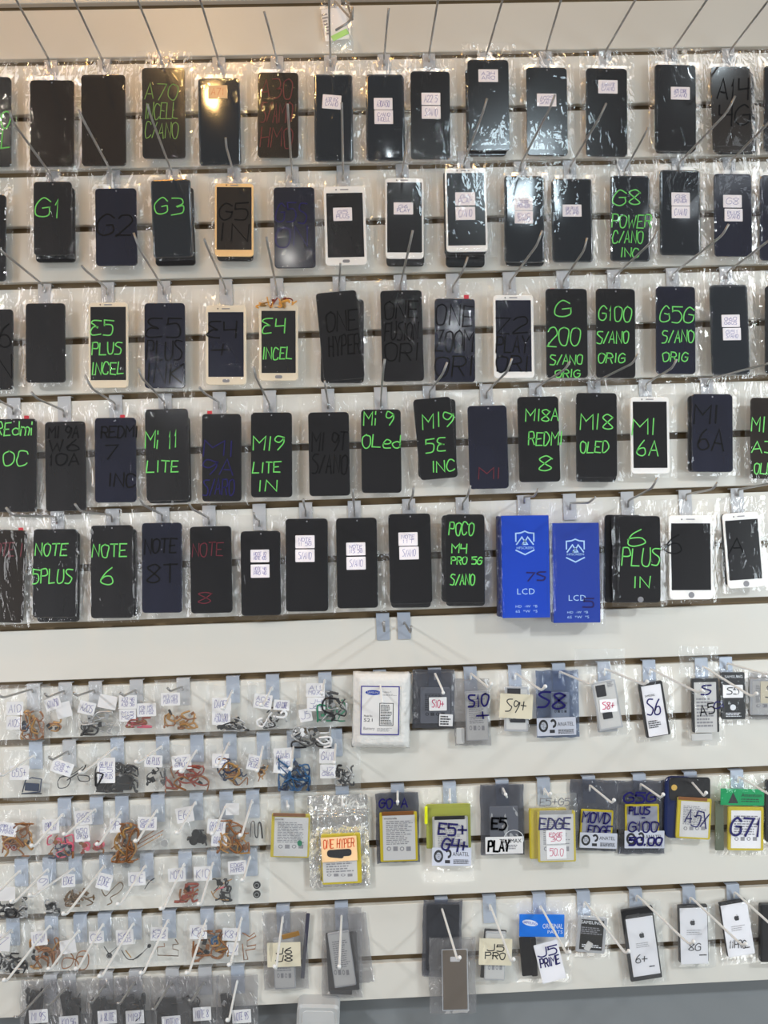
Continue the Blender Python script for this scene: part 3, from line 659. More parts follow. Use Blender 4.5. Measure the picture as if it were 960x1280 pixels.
# ------------------------------------------------------------------ hooks of the five screen rows
def hooks(row, items):
    for num, b, cr, tp in items:
        hook(b[0], b[1], cr, tp, 'grey steel hook holding the %s phone screen from left in the %s row' % (ORD[num], ROWN[row]), 'steel hooks of the screen rows')
H = hooks
H(0, [(1, (62.5, 77), (17, -6), None), (2, (129, 77), (88, -10), None), (3, (202, 74), (168, -10), None), (4, (273, 75), (248, -8), None),
      (5, (346, 74), (333, 24), (330, 14)), (6, (413, 75), (411, -10), None), (7, (480, 74), (484.5, 22), (486, 10)), (8, (536, 69), (549, -10), None),
      (9, (608, 69), (631, -10), None), (10, (682, 65), (704, -10), None), (11, (756.5, 65), (801, -12), None), (12, (839, 65), (893, -14), None), (13, (911, 65), (970, -12), None)])
H(1, [(1, (65, 220), (15, 151), (12, 138)), (2, (141, 218), (103, 148), (98, 136)), (3, (215, 216), (187, 141), (184, 130)), (4, (292, 216), (283, 184), (282, 172)),
      (5, (365, 218), (360, 140), (359.5, 130)), (6, (429, 218), (427.5, 140), (427, 128)), (7, (503, 214), (510, 168), (511, 156)), (8, (580, 203), (603.6, 141), (609, 123)),
      (9, (650.6, 206), (688, 134), (693.6, 118.6)), (10, (712.5, 208), (750, 146), (758, 129)), (11, (781, 213), (805, 170), (810, 159)), (12, (848, 204.5), (910, 139), (919, 120)),
      (13, (912, 203), (965, 149), None)])
H(2, [(1, (55, 357), (-4, 309), (-8, 300)), (2, (134, 361), (106.5, 337.5), (102, 332)), (3, (204.5, 360), (175, 313), (167, 291)), (4, (282, 360), (258, 306.6), (255, 298)),
      (5, (346, 361.5), (334.5, 306), (333, 296)), (6, (424, 358), (425, 338), (425.5, 329)), (7, (500.5, 356), (513, 302), (516, 288)), (8, (566, 358), (578, 340), (585, 321)),
      (9, (637, 353), (671, 306.6), (678, 288)), (10, (704, 351), (730, 313), (734, 297)), (11, (767.5, 346), (814, 303), (822.5, 287.7)), (12, (841, 342.6), (903, 294), (911, 280)),
      (13, (908, 341), (967, 296), None)])
H(3, [(0, (16.5, 510), (-6, 498), (-12, 490)), (1, (80, 513), (46, 498), (39, 490)), (2, (144, 504), (115, 486), (106, 469)), (3, (206, 503), (177, 472), (173, 461)),
      (4, (274, 503), (255, 491), (249, 484)), (5, (337, 505), (320, 472), (317, 458.6)), (6, (410, 503), (407, 486), (406, 476)), (7, (476, 500), (479, 462), (481, 449)),
      (8, (536.6, 489.5), (553, 468), (559, 453)), (9, (608, 490), (634.5, 464), (640, 448)), (10, (669.5, 485), (706, 462), (712.5, 451.7)), (11, (743, 478), (791, 454), (798, 442)),
      (12, (807, 480), (840, 460), (846, 449)), (13, (884, 475), (965, 453), None)])
H(4, [(1, (71, 646), (15, 644.5), (7.5, 634.5)), (2, (140, 644), (100, 639), (93.5, 629.6)), (3, (203, 643), (179, 631), (174, 621.6)), (4, (261, 647), (240, 636), (235.5, 628)),
      (5, (324, 650), (319, 648), (317, 641)), (6, (382, 637), (380, 632), (379, 624)), (7, (443, 637), (441.5, 622), (441, 611)), (8, (511, 629), (516, 619), (517, 609)),
      (9, (578, 629), (585, 619), (588, 607)), (10, (655, 621), (668, 620), (673, 611)), (11, (712.5, 629), (736, 628.5), (744.5, 621)), (12, (784.7, 626), (815, 610), (822, 597)), (13, (857, 618), (891, 611.5), (897, 603)), (14, (922, 612), (966, 604), None)])
hook(478.5, 777, (480.5, 790), (480, 777), 'left one of two empty hooks in middle of bare slat', 'empty hooks', None, False, drop=0.004, pm=PLATE)
hook(505, 777, (513, 791), (514, 783), 'right one of two empty hooks in middle of bare slat', 'empty hooks', None, False, drop=0.004, pm=PLATE)
hook(418, 2, (441, 26), None, 'grey steel hook with paper packet at the very top of frame', 'steel hooks of the screen rows', L=0.10)
hook(411, -62, (441, 25), (404, 47), 'grey rod above paper packet whose end crosses the top slat', 'steel hooks of the screen rows', L=0.11)
p = Pack('paper_packet', 'small clear packet of white and green printed paper at top middle of wall', 'packet', None, (402, 2, 440, 66), 4, 0.006, (None, None))
p.block('paper_card', (404, 10, 434, 50), TAG, 0.0006, 0.001, 8, 0.002); p.block('green_strip', (414, 40, 436, 47), mat('light_green_print', (0.45, 0.75, 0.25), 0.5), 0.0004, 0.0005, 28, 0.0026)
p.lines((405, 16, 412, 44), 7, 's', 14, 0.0024); p.bag(CLEAR, 0.003, (404, 10, 434, 50))

# loose orange flex above the cream framed screen
p = Pack('flex_cable', 'exposed orange flex cable curled above the cream framed screen in third row', 'flex cable', None, (324, 369, 371, 388), 0, 0.0195, (None, None))
rng = random.Random(3)
for i in range(9):
    x = 325+i*4.8; pts = [W(x+rng.uniform(-5, 9), 371+rng.uniform(0, 14), 0.0215+rng.uniform(0, .002)) for _ in range(4)]
    fin('ribbon', tube([p.Mi @ Vector(q) for q in cat([tuple(q) for q in pts], 4)], 0.0024, 6, .5), [mat('bright_orange_flex', (.85, .42, .08), .35), GOLDEN, mat('bright_orange_flex', (.85, .42, .08), .35), REDX][i % 4], p.root, True)
# red pull tabs on some screens
for (x, y, wh) in ((691, 363, 'eleventh screen in the third row'), (583, 371, 'ninth screen in the third row'), (153, 521, 'third screen in the fourth row'), (262, 516, 'fifth screen in the fourth row'), (33, 522, 'first screen in the fourth row'), (26, 662, 'first screen in the fifth row')):
    p = Pack('pull_tab', 'tiny red pull tab at top of the ' + wh, 'pull tab', 'red pull tabs', (x-3, y-2.5, x+3, y+3), 0, 0.0185, (None, None))
    p.block('film_end', (x-3, y-2.5, x+3, y+3), mat('red_tab', (0.6, 0.03, 0.05), 0.4), 0.0008, 0.0005)

# ------------------------------------------------------------------ blue boxes
def bluebox(org, box, tilt, m, label, mark, d, inkc):
    p = Pack('lcd_box', label, 'box', 'blue boxes of phone screens', box, tilt, d, org)
    t = 0.018
    bx = p.block('carton', box, m, t, 0.0012, tilt, t)
    F = t + 0.0003
    X0_, Y0_, X1_, Y1_ = box; w = X1_-X0_
    def shield(W_, H_):
        bm = bmesh.new(); sw = W_*.075
        a, b = W_/2, H_/2
        for P in ([(-a, b*.15), (-a, b*.82), (-a*.45, b*.86), (0, b), (a*.45, b*.86), (a, b*.82), (a, b*.15)], [(-a, -b*.62), (0, -b), (a, -b*.62)],
                  [(-a*.92, -b*.12), (-a*.32, b*.5), (0, b*.08), (a*.32, b*.5), (a*.92, -b*.12)], [(-a*.28, -b*.12), (0, b*.22), (a*.28, -b*.12), (-a*.28, -b*.12)]):
            ribbon(bm, P, sw)
        for f in bm.faces:
            f.normal_update()
            if f.normal.y > 0: f.normal_flip()
        return bm
    cx = X0_ + w*.56 if org == c15 and mark == ['7S'] else (X0_+X1_)/2 - w*.02
    # coordinates taken from the photograph
    if mark == ['7S']:
        em, hf, lc, mk, r1, r2 = (43, 128, 109, 213), (46, 184, 109, 193), (48, 336, 112, 358), (82, 275, 150, 312), (42, 396, 122, 406), (42, 414, 122, 424)
    else:
        em, hf, lc, mk, r1, r2 = (227, 157, 292, 240), (229, 208, 291, 216), (235, 360, 298, 381), (290, 370, 328, 410), (230, 418, 306, 427), (230, 435, 310, 445)
    p.put('emblem', shield, INK[inkc], em, tilt, F, bx)
    p.print(hf, 'HFSCREEN', inkc, tilt, F, parent=bx)
    p.print(lc, 'LCD', inkc, tilt, F, sp=1.1, parent=bx)
    p.print(r1, 'HD  -W  *B', inkc, tilt, F, parent=bx); p.print(r2, '6S  *W  *S', inkc, tilt, F, parent=bx)
    p.ink(mk, mark, 'n', 0.0026, tilt, F+0.0002, parent=bx)
    return p
BB1 = mat('bright_blue_card', (0.008, 0.065, 0.50), 0.22, coat=0.4, var=(9, 0.25, (1.5, 1, .3)))
BB2 = mat('deep_blue_card', (0.018, 0.055, 0.36), 0.25, coat=0.4, var=(9, 0.15, (1.5, 1, .3)))
p = bluebox(c15, (-8, 70, 166, 443), .9, BB1, 'bright blue glossy box, left of the two boxes in fifth row', ['7S'], 0.018, 'l')
p.bag(CLEAR, 0.0185, (-8, 70, 166, 443), (-30, 10, 176, 452), amp=0.002)
q = Pack('lcd_box', 'dark blue box mostly hidden behind the bright blue box', 'box', 'blue boxes of phone screens', (-24, 72, 150, 438), .6, 0.003, c15)
q.block('carton', (-24, 72, 150, 438), mat('dark_blue_card', (0.012, 0.02, 0.10), .4), 0.013, 0.0012, .6, 0.013)
p = bluebox(c15, (177, 97, 349, 461), .9, BB2, 'violet blue box with crinkled film top, right of the two boxes in fifth row', ['5'], 0.012, 'l')
p.bag(CLEAR, 0.0185, (177, 97, 349, 461), (165, 20, 362, 468), amp=0.002)

# ------------------------------------------------------------------ batteries
def anatel(p, box, tilt, dd, o):
    st = p.block('approval_sticker', box, mat('approval_paper', (.58, .61, .70), .5), 0.0003, 0.001, tilt, dd, None, .00008)
    x0, y0, x1, y1 = box; w = x1-x0; h = y1-y0; e = dd+.00012
    B = lambda a, b, c, d_: (x0+w*a, y0+h*b, x0+w*c, y0+h*d_)
    p.put('seal', lambda W_, H_: ring(W_, H_, .2), INK['d'], B(.05, .12, .29, .82), tilt, e, st)
    p.print(B(.10, .34, .24, .6), 'TEL', 'd', tilt, e, 'seal_lettering', parent=st)
    p.put('swoosh', lambda W_, H_: ring(W_, H_, .28, 16, -100, 150), INK['d'], B(.33, .08, .50, .58), tilt, e, st)
    p.print(B(.52, .24, .94, .46), 'ANATEL', 'd', tilt, e, parent=st)
    p.block('code_mark', B(.33, .68, .46, .86), INK['d'], .0001, .0004, tilt, e+.0001, st, .00002)
    p.lines(B(.54, .64, .94, .9), 4, 'd', tilt, e, .6, st, ragged=.05)
    return st
def bat(p, box, body, lab=None, tilt=0, t=0.005, dd=0.008, labin=(.055, .05, .055, .03), print_=True, top=None, ink='s', rows=13, name='battery'):
    b = p.block(name, box, body, t, 0.0022, tilt, dd)
    x0, y0, x1, y1 = box; w = x1-x0; h = y1-y0
    lb = (x0+w*labin[0], y0+h*labin[1], x1-w*labin[2], y1-h*labin[3])
    if lab:
        l = p.block('battery_label', lb, lab, 0.0003, 0.001, tilt, dd+0.0003, b, 0.00005)
    if print_:
        lw_ = lb[2]-lb[0]; lh_ = lb[3]-lb[1]
        p.lines((lb[0]+lw_*.1, lb[1]+lh_*.12, lb[2]-lw_*.06, lb[1]+lh_*.66), rows, ink, tilt, dd+0.00045, .5, b)
        for k in range(4):
            p.put('print_mark', [lambda a, c: ring(a, c, .2, 10), lambda a, c: poly([(-a/2, -c/2), (a/2, -c/2), (a/2, c/2), (-a/2, c/2)])][k % 2], INK[ink],
                  (lb[0]+lw_*(.12+.2*k), lb[1]+lh_*.7, lb[0]+lw_*(.26+.2*k), lb[1]+lh_*.8), tilt, dd+0.00045, b)
    if top:
        p.block('connector_strip', (x0+w*.05, y0-h*.02, x1-w*.1, y0+h*.06), top, 0.0012, 0.0008, tilt, dd+0.0012, b)
    return b
YEL = mat('yellow_battery_wrap', (0.52, 0.42, 0.03), 0.35); YLAB = mat('pale_battery_label', (0.58, 0.58, 0.58), 0.45); DLAB = mat('slate_battery_label', (0.30, 0.31, 0.38), 0.45)
GBAT = mat('grey_battery', (0.42, 0.43, 0.45), 0.35, metal=.15); LBAT = mat('light_grey_battery_label', (0.54, 0.54, 0.53), 0.4); BBAT = mat('black_battery', (0.02, 0.02, 0.022), 0.35)
WCARD = mat('white_battery_card', (0.74, 0.74, 0.77), 0.4); NEON = mat('neon_yellow_film', (0.32, 0.34, 0.06), 0.35)
SB = 'bagged batteries on the lower right'
def P_(look, box, tilt, d, org, name='bagged_battery', cat_='battery', grp=SB): return Pack(name, look, cat_, grp, box, tilt, d, org)
# -- first battery row
p = P_('white padded paper envelope with blue framed print and picture of a battery', (350, 56, 562, 334), -1, 0.006, c16, 'padded_envelope', 'envelope', None)
def pillow(w, h):
    bm = bmesh.new(); n = 26; m_ = 34; g = []
    off = Vector((3, 8, 1))
    for side in (0, 1):
        rows = []
        for j in range(m_+1):
            r = []
            for i in range(n+1):
                u, v = i/n, j/m_; e = min(u, 1-u)*w; f = min(v, 1-v)*h; e = min(1, e/.012)*min(1, f/.012)
                y = -(0.016*math.sqrt(e) + 0.0011*e*noise.noise(Vector((u*16, v*22, 0))+off) + .0007*abs(noise.noise(Vector((u*40, v*50, 2))+off))*e) if side == 0 else 0
                ox = .0015*noise.noise(Vector((v*8, 3, u*2))+off) if i in (0, n) else 0; oz = .0015*noise.noise(Vector((u*8, 9, v))+off) if j in (0, m_) else 0
                r.append(bm.verts.new(((u-.5)*w+ox, y, (.5-v)*h+oz)))
            rows.append(r)
        for j in range(m_):
            for i in range(n):
                q = (rows[j][i], rows[j+1][i], rows[j+1][i+1], rows[j][i+1]); bm.faces.new(q if side == 0 else q[::-1])
    bmesh.ops.remove_doubles(bm, verts=bm.verts, dist=1e-5); return bm
p.put('padded_wrap', pillow, WRAP, (350, 56, 562, 334), -1, 0.0, smooth=True)
F = 0.0186
lb = p.block('printed_panel', (380, 109, 522, 287), mat('panel_paper', (0.84, 0.83, 0.82), .5), 0.0012, 0.0005, -1, F)
def frame_poly(t):
    def mk(w, h):
        bm = bmesh.new(); a, b = w/2, h/2
        for q in (((-a, b-t), (a, b-t), (a, b), (-a, b)), ((-a, -b), (a, -b), (a, -b+t), (-a, -b+t)), ((-a, -b+t), (-a+t, -b+t), (-a+t, b-t), (-a, b-t)), ((a-t, -b+t), (a, -b+t), (a, b-t), (a-t, b-t))):
            bm.faces.new([bm.verts.new((x, 0, z)) for x, z in q])
        return bm
    return mk
p.put('blue_frame', frame_poly(0.0018), mat('violet_blue_print', (0.03, 0.02, 0.30), .5), (380, 109, 522, 287), -1, F+.0002, lb)
p.put('oval_logo', lambda w, h: disc(w, h, 28), INK['B'], (398, 124, 456, 142), -2, F+.0002, lb)
p.print((404, 129, 450, 137), 'SAMSUNG', 'w', -2, F+.0004, 'logo_lettering', parent=lb)
p.print((461, 128, 492, 135), 'Galaxy S', 's', -1, F+.0002, parent=lb); p.lines((461, 138, 513, 145), 2, 's', -1, F+.0002, .4, lb)
p.print((393, 214, 424, 222), 'Model No.', 'd', -1, F+.0002, parent=lb); p.print((392, 227, 424, 239), 'S21', 'd', -1, F+.0002, parent=lb)
p.print((391, 258, 432, 272), 'Battery', 's', -1, F+.0002, parent=lb)
p.put('battery_picture_frame', frame_poly(0.0011), INK['d'], (448, 171, 500, 254), -1, F+.0002, lb)
p.lines((453, 177, 495, 250), 12, 'd', -1, F+.0002, .5, lb); p.lines((440, 262, 500, 275), 4, 's', -1, F+.0002, .45, lb)

p = P_('dark antistatic bag with grey battery and white sticker lettered in red', (568, 48, 722, 262), 0, 0.004, c16)
bat(p, (598, 115, 706, 245), GBAT, None, 0, .004, .006, ink='d'); p.label((629, 150, 694, 199), ['S10+'], 'p', TAG, 1, .0085, sw=.0013)
st = p.label((666, 212, 716, 255), None, 'b', TAG, -2, .0085); p.lines((670, 216, 713, 252), 4, 'd', -2, .0087, .6)
p.bag(DARKF, 0.0055, (598, 115, 706, 245))
p = P_('grey antistatic bag with pale battery and bold blue marker, beside the two stickered bags', (720, 82, 852, 325), 1, 0.005, c16)
bat(p, (762, 128, 844, 308), GBAT, LBAT, 2, .004, .007, (.06, .03, .03, .02)); p.bag(GREYF, 0.0066, (762, 128, 844, 308)); p.block('foam_pad', (728, 262, 758, 320), LBAT, .003, .002, 0, .006)
p.ink((772, 135, 845, 188), ['S10'], 'n', .0030, 4, .0100); p.ink((798, 195, 852, 238), ['+'], 'n', .0026, 4, .0100)
p = P_('clear bag with grey battery behind a wide cream paper label', (-22, 55, 95, 285), 0, 0.005, c17)
bat(p, (2, 112, 90, 275), GBAT, LBAT, -1, .004, .006, (.08, .05, .08, .05)); p.bag(CLEAR, .0055, (2, 112, 90, 275)); p.label((-16, 138, 105, 227), ['S9+'], 'd', CREAM, -3, .0095, sw=.0018, pad=.2)
p.block('printed_block', (12, 118, 60, 140), INK['d'], .0003, .0005, -1, .0068); p.block('printed_block', (22, 230, 78, 242), INK['d'], .0003, .0005, -1, .0068)
p = P_('blue grey antistatic bag with heavy blue marker and wide white approval sticker', (116, 52, 273, 296), 1, 0.005, c17)
bat(p, (172, 132, 240, 226), GBAT, LBAT, 0, .004, .006, ink='d'); p.bag(BLUEF, .0045, (172, 132, 240, 226)); anatel(p, (119, 224, 263, 289), 2, .0088, c17)
p.ink((128, 125, 165, 192), ['S'], 'n', .0035, 0, .0088); p.ink((178, 130, 222, 200), ['8'], 'n', .0035, 0, .0088)
p = P_('tilted grey battery with white sticker lettered in pink', (300, 20, 450, 290), 4, 0.005, c17)
bat(p, (332, 90, 420, 268), GBAT, LBAT, 10, .004, .010, (.07, .04, .07, .04), print_=False); bat(p, (336, 110, 410, 276), GBAT, None, 3, .003, .005, print_=False)
p.block('printed_block', (335, 106, 370, 148), INK['d'], .0003, .001, 10, .0108); p.block('printed_block', (360, 205, 395, 228), INK['d'], .0003, .001, 10, .0108); p.lines((375, 92, 398, 112), 4, 's', 10, .0107)
p.label((348, 157, 412, 204), ['S8+'], 'p', TAG, 4, .0112, sw=.0014); p.bag(CLEAR, .0095, (320, 80, 440, 275), amp=.002)
p = P_('white tilted battery with black edges and blue marker', (478, 40, 620, 310), 4, 0.005, c17)
bat(p, (503, 95, 592, 293), BBAT, None, 9, .006, .008, print_=False); p.block('battery_label', (512, 105, 584, 290), WCARD, .0004, .001, 9, .0085)
p.print((512, 140, 548, 148), 'SAMSUNG', 'd', 9, .0088); p.ink((520, 152, 570, 222), ['S6'], 'n', .0024, 5, .0089); p.lines((525, 232, 575, 262), 4, 'd', 9, .0088); p.bag(CLEAR, .0085, (500, 100, 600, 295), amp=.002)
p = P_('light grey battery with black edges behind a long hook, pale strip beneath', (660, 40, 800, 325), 1, 0.005, c17)
bat(p, (684, 82, 782, 278), BBAT, None, 1.5, .006, .009, print_=False); p.block('battery_label', (692, 95, 774, 278), LBAT, .0004, .001, 1.5, .0095); p.block('battery_label', (682, 282, 758, 308), LBAT, .003, .001, 2, .008)
p.ink((718, 105, 752, 145), ['S'], 'n', .0028, 0, .0099); p.ink((712, 172, 765, 218), ['A5'], 'k', .0022, 12, .0099); p.ink((762, 150, 795, 195), ['a'], 'n', .0022, 12, .0099); p.lines((700, 150, 765, 260), 9, 's', 1.5, .0098); p.bag(CLEAR, .0095, (680, 85, 782, 310), amp=.002)
p = P_('black battery with silver dot and white band across it', (780, 45, 890, 250), 1, 0.004, c17)
bat(p, (790, 60, 878, 230), BBAT, None, 1, .005, .007, print_=False, ink='w'); p.print((802, 70, 868, 80), 'SAMSUNG', 'w', 1, .0074)
p.label((796, 105, 870, 152), ['S5'], 'd', TAG, 1, .0076, sw=.0018, pad=.2); p.put('silver_dot', lambda w, h: disc(w, h, 16), INK['w'], (822, 176, 844, 198), 1, .0076); p.lines((806, 205, 866, 222), 3, 'w', 1, .0074); p.bag(CLEAR, .0075, (790, 60, 878, 230))
p = P_('grey battery with cream label at the right edge of first battery row', (885, 60, 1060, 230), 0, 0.004, c17)
bat(p, (895, 85, 1030, 215), GBAT, LBAT, 0); p.label((932, 92, 1040, 172), ['S7'], 'd', CREAM, 0, .009, sw=.0018, pad=.2); p.bag(GREYF, .0085, (895, 85, 1030, 215))
# -- second battery row
p = P_('yellow edged battery in clear bag, leftmost of the second battery row', (40, 112, 202, 332), -2, 0.004, d1)
bat(p, (54, 168, 195, 326), YEL, YLAB, -2, top=COPPER, labin=(.08, .07, .04, .03)); p.print((70, 183, 100, 189), 'motorola', 'd', -2, .0086); p.bag(MILKY, .0086, (54, 168, 195, 326), amp=.002)
p.put('green_mark', lambda w, h: disc(w, h, 10), GREENX, (150, 262, 168, 285), 0, .0086)
p = P_('silver foil zip bag with yellow battery and peach paper label', (190, 98, 412, 432), 2, 0.006, d1)
p.put('foil_back', lambda w, h: slab(w, h, .0015, .004, .0004), SILVER, (190, 98, 412, 432), 2, .002)
p.block('crumpled_foil', (205, 175, 400, 245), SILVER, .003, .004, 2, .006)
bat(p, (238, 240, 383, 422), YEL, YLAB, 2, .005, .010, (.03, .4, .10, .04), rows=6); l = p.label((237, 250, 368, 340), ['ONE HYPER', ''], 'o', PEACH, 3, .0128, sw=.0015, pad=.07)
p.block('scribbled_out_line', (258, 296, 348, 322), INK['d'], .0002, .005, 3, .0131, l, .00005); p.block('scribbled_out_line', (264, 300, 320, 327), INK['d'], .0002, .004, -6, .0132, l, .00005); p.bag(CLEAR, .0115, (238, 240, 383, 422), amp=.0025)
for yy in (152, 163): p.put('zip_strip', lambda w, h: slab(w, h, .0012, .0006, .0003), SILVER, (198, yy, 410, yy+5), 2, .0075)
p = P_('yellow edged battery in dark bag under a zinc plate, centre of the wall', (436, 88, 594, 342), 1.4, 0.004, d1)
bat(p, (450, 162, 588, 340), YEL, YLAB, 1.4, top=COPPER, labin=(.08, .05, .06, .03)); p.print((466, 180, 512, 187), 'motorola', 'd', 1, .0086); p.bag(DARKF, .0020, (436, 88, 594, 342), amp=.001, dd=.0, flat=.001); p.ink((448, 108, 550, 148), ['G0-A'], 'n', .0026, 3, .0086)
p = P_('clear bag with neon yellow film, grey battery, blue marker and approval sticker', (606, 72, 790, 414), 1.2, 0.004, d1)
p.block('neon_film', (618, 130, 782, 292), NEON, .0015, .002, 1, .0035); p.block('neon_tab', (613, 140, 624, 205), mat('neon_yellow_tab', (.8, .85, 0), .4), .002, .002, 0, .0085)
bat(p, (642, 178, 773, 350), GBAT, LBAT, 1.2, dd=.0085, ink='s', top=BLK); anatel(p, (639, 290, 784, 356), -1, .0098, d1)
p.ink((663, 200, 765, 250), ['E5+'], 'n', .0034, -3, .0097); p.ink((678, 255, 770, 308), ['G4+'], 'n', .0034, -6, .0104); p.bag(CLEAR, .0100, (615, 130, 782, 356), amp=.002)
p = P_('dark grey antistatic bag with black marker and white printed sticker', (815, 57, 975, 313), 1, 0.004, d1)
bat(p, (850, 140, 955, 290), GBAT, None, 1, .003, .006, print_=False); p.bag(DARKF, .004, (815, 70, 975, 300), amp=.0012)
p.ink((857, 178, 910, 228), ['E5'], 'k', .0034, 0, .0082); st = p.label((833, 250, 972, 312), None, 'b', TAG, 1, .0082); p.print((885, 258, 966, 272), 'TELEMAX', 'd', 1, .0085); p.lines((905, 278, 962, 296), 3, 's', 1, .0085); p.ink((845, 262, 922, 308), ['PLAY'], 'k', .0034, 1, .0087)
p.put('ring_mark', lambda w, h: ring(w, h, .03), INK['w'], (900, 225, 975, 290), 0, .0080)
p = P_('thick yellow battery in clear bag with two white stickers lettered in pink', (92, 90, 266, 346), 1, 0.008, d2)
bat(p, (92, 148, 230, 330), YEL, None, 1, .006, .006, print_=False); bat(p, (122, 158, 262, 342), YEL, YLAB, 1, .006, .012, top=GREYX)
p.ink((130, 180, 242, 228), ['EDGE'], 'n', .0028, 0, .0129); p.label((152, 225, 225, 276), ['EDGE', '30'], 'p', TAG, 2, .0131, sw=.001); p.label((155, 282, 228, 331), ['50,0'], 'p', TAG, 2, .0131, sw=.001)
p.ink((130, 108, 240, 140), ['E5+G5'], 's', .0018, 0, .0129); p.bag(MILKY, .0125, (95, 148, 262, 342), amp=.002)
p = P_('dark grey bag with small yellow battery, marker writing and approval sticker', (236, 42, 412, 300), -1.5, 0.004, d2)
bat(p, (276, 152, 396, 292), YEL, DLAB, -3, .003, .0055, print_=False); p.bag(DARKF, .0015, (276, 152, 396, 292), amp=.001)
p.ink((285, 160, 385, 205), ['MOVD'], 'n', .0026, -4, .0078); p.ink((305, 208, 392, 248), ['EDGE'], 'n', .0024, -4, .0078); anatel(p, (274, 236, 413, 292), -2, .0082, d2)
p = P_('dark grey bag with dense blue marker in four lines and approval sticker', (412, 46, 584, 312), .6, 0.004, d2)
bat(p, (440, 132, 566, 288), YEL, DLAB, .6, .003, .0055, print_=False); p.bag(DARKF, .0015, (440, 132, 566, 288), amp=.001); anatel(p, (437, 228, 585, 292), 0, .0078, d2)
p.ink((438, 85, 552, 130), ['G5G'], 'n', .0032, 0, .0082); p.ink((455, 140, 530, 172), ['PLUS'], 'n', .0028, 0, .0082); p.ink((450, 176, 565, 186), ['-'], 'n', .0024, 0, .0082); p.ink((455, 192, 560, 236), ['G100'], 'n', .0026, 0, .0082); p.ink((455, 250, 575, 285), ['50,00'], 'n', .0030, 0, .0086)
p = P_('yellow battery beside a dark blue phone frame in black topped bag', (583, 30, 756, 262), -.5, 0.004, d2)
p.put('phone_frame', lambda w, h: slab(w, h, .006, .012, .0012), mat('dark_blue_frame', (.01, .02, .09), .25), (584, 32, 690, 256), -1, .007); p.block('black_card', (600, 34, 752, 118), BBAT, .001, .006, 0, .0078)
bat(p, (627, 110, 754, 258), YEL, YLAB, -3, .004, .011, labin=(.10, .08, .06, .04), top=COPPER); p.put('yellow_dot', lambda w, h: disc(w, h, 18), mat('amber_dot', (.65, .42, .1), .4), (608, 60, 630, 82), 0, .0082)
p.ink((662, 150, 745, 215), ['A5X'], 'n', .0020, -15, .0119, jit=.9); p.bag(CLEAR, .0115, (584, 32, 754, 258), amp=.002)
p = P_('wide clear bag with green header strip, white battery and large blue marker', (762, 26, 954, 316), .4, 0.004, d2)
p.block('bag_card', (768, 120, 800, 300), mat('olive_card', (.10, .12, .08), .5), .002, .001, .4, .004); g = p.block('green_strip', (786, 76, 948, 136), mat('esd_green', (0.0, 0.30, 0.10), 0.4), .0006, .001, -1, .0095)
p.put('warning_triangle', lambda w, h: poly([(-w/2, -h/2), (w/2, -h/2), (0, h/2)]), INK['d'], (815, 88, 852, 128), 0, .0098); p.print((862, 92, 938, 106), 'Attention', 'd', -1, .0098); p.lines((862, 110, 940, 126), 2, 'd', -1, .0098, .4)
bat(p, (814, 142, 946, 300), YEL, WCARD, -.5, dd=.0085, labin=(.08, .08, .08, .05), rows=8); p.ink((826, 178, 935, 258), ['G71'], 'n', .0040, -2, .0098, jit=.1); p.bag(CLEAR, .0100, (786, 76, 948, 300), amp=.002)
p = P_('dark object in bag at the right edge of second battery row', (952, 40, 1040, 280), 0, 0.004, d2)
p.block('black_frame', (952, 45, 1030, 270), BBAT, .006, .004, 0, .008); p.bag(CLEAR, .0085, (952, 45, 1030, 270))
# -- third battery row
p = P_('grey bag with battery behind torn cream label, leftmost of bottom battery row', (26, 86, 190, 365), 1.5, 0.004, d3)
bat(p, (64, 182, 142, 368), GBAT, LBAT, 2, .004, .0075, (.05, .03, .05, .03)); p.block('grey_strip', (172, 92, 186, 330), mat('dark_slate_strip', (.06, .06, .09), .4), .002, .001, -5, .003); p.bag(GREYF, .0070, (60, 180, 150, 360), amp=.003)
l = p.label((40, 198, 163, 287), ['J6', 'J8'], 'd', CREAM, 1, .0105, sw=.0018, pad=.2)
for i in range(3): p.block('gold_contact', (95+i*20, 168-i*5, 118+i*20, 186-i*5), GOLDEN, .001, .0005, 15, .0095)
p = P_('grey zip bag with long tilted pale battery and lifted side flap', (238, 70, 386, 398), .5, 0.004, d3)
bat(p, (272, 160, 352, 360), GBAT, LBAT, 8, .004, .008, (.04, .03, .04, .03)); p.block('black_bar', (268, 372, 350, 388), BBAT, .002, .001, -3, .007); p.block('black_card', (258, 160, 372, 375), BBAT, .0015, .002, 3, .004)
p.bag(GREYF, .0075, (262, 160, 360, 375), amp=.003); p.bag(GREYF, .003, None, (345, 90, 415, 345), amp=.003, tilt=7, dd=-.001, name='side_flap')
p = P_('black antistatic bag folded behind a hanging brown battery bag', (604, 42, 748, 318), -1, 0.004, d3)
p.block('black_card', (618, 60, 740, 300), BBAT, .002, .003, -1, .003); p.bag(DARKF, .0040, (610, 60, 740, 310), amp=.003)
p = P_('long clear grey bag with brown battery hanging lowest on the wall', (628, 178, 800, 455), .5, 0.014, d3)
bat(p, (680, 226, 768, 442), mat('brown_battery', (.16, .12, .08), .4), None, 1, .004, .0055, print_=False); p.label((706, 250, 742, 268), None, 'b', TAG, 0, .006); p.put('rim', frame_poly(.001), INK['w'], (676, 222, 772, 446), 1, .006)
p.bag(GREYF, .0055, (680, 226, 768, 442), amp=.0025)
p = P_('clear bag with pale battery behind cream label lettered in black, right of the long bag', (782, 52, 958, 340), -1, 0.004, d3)
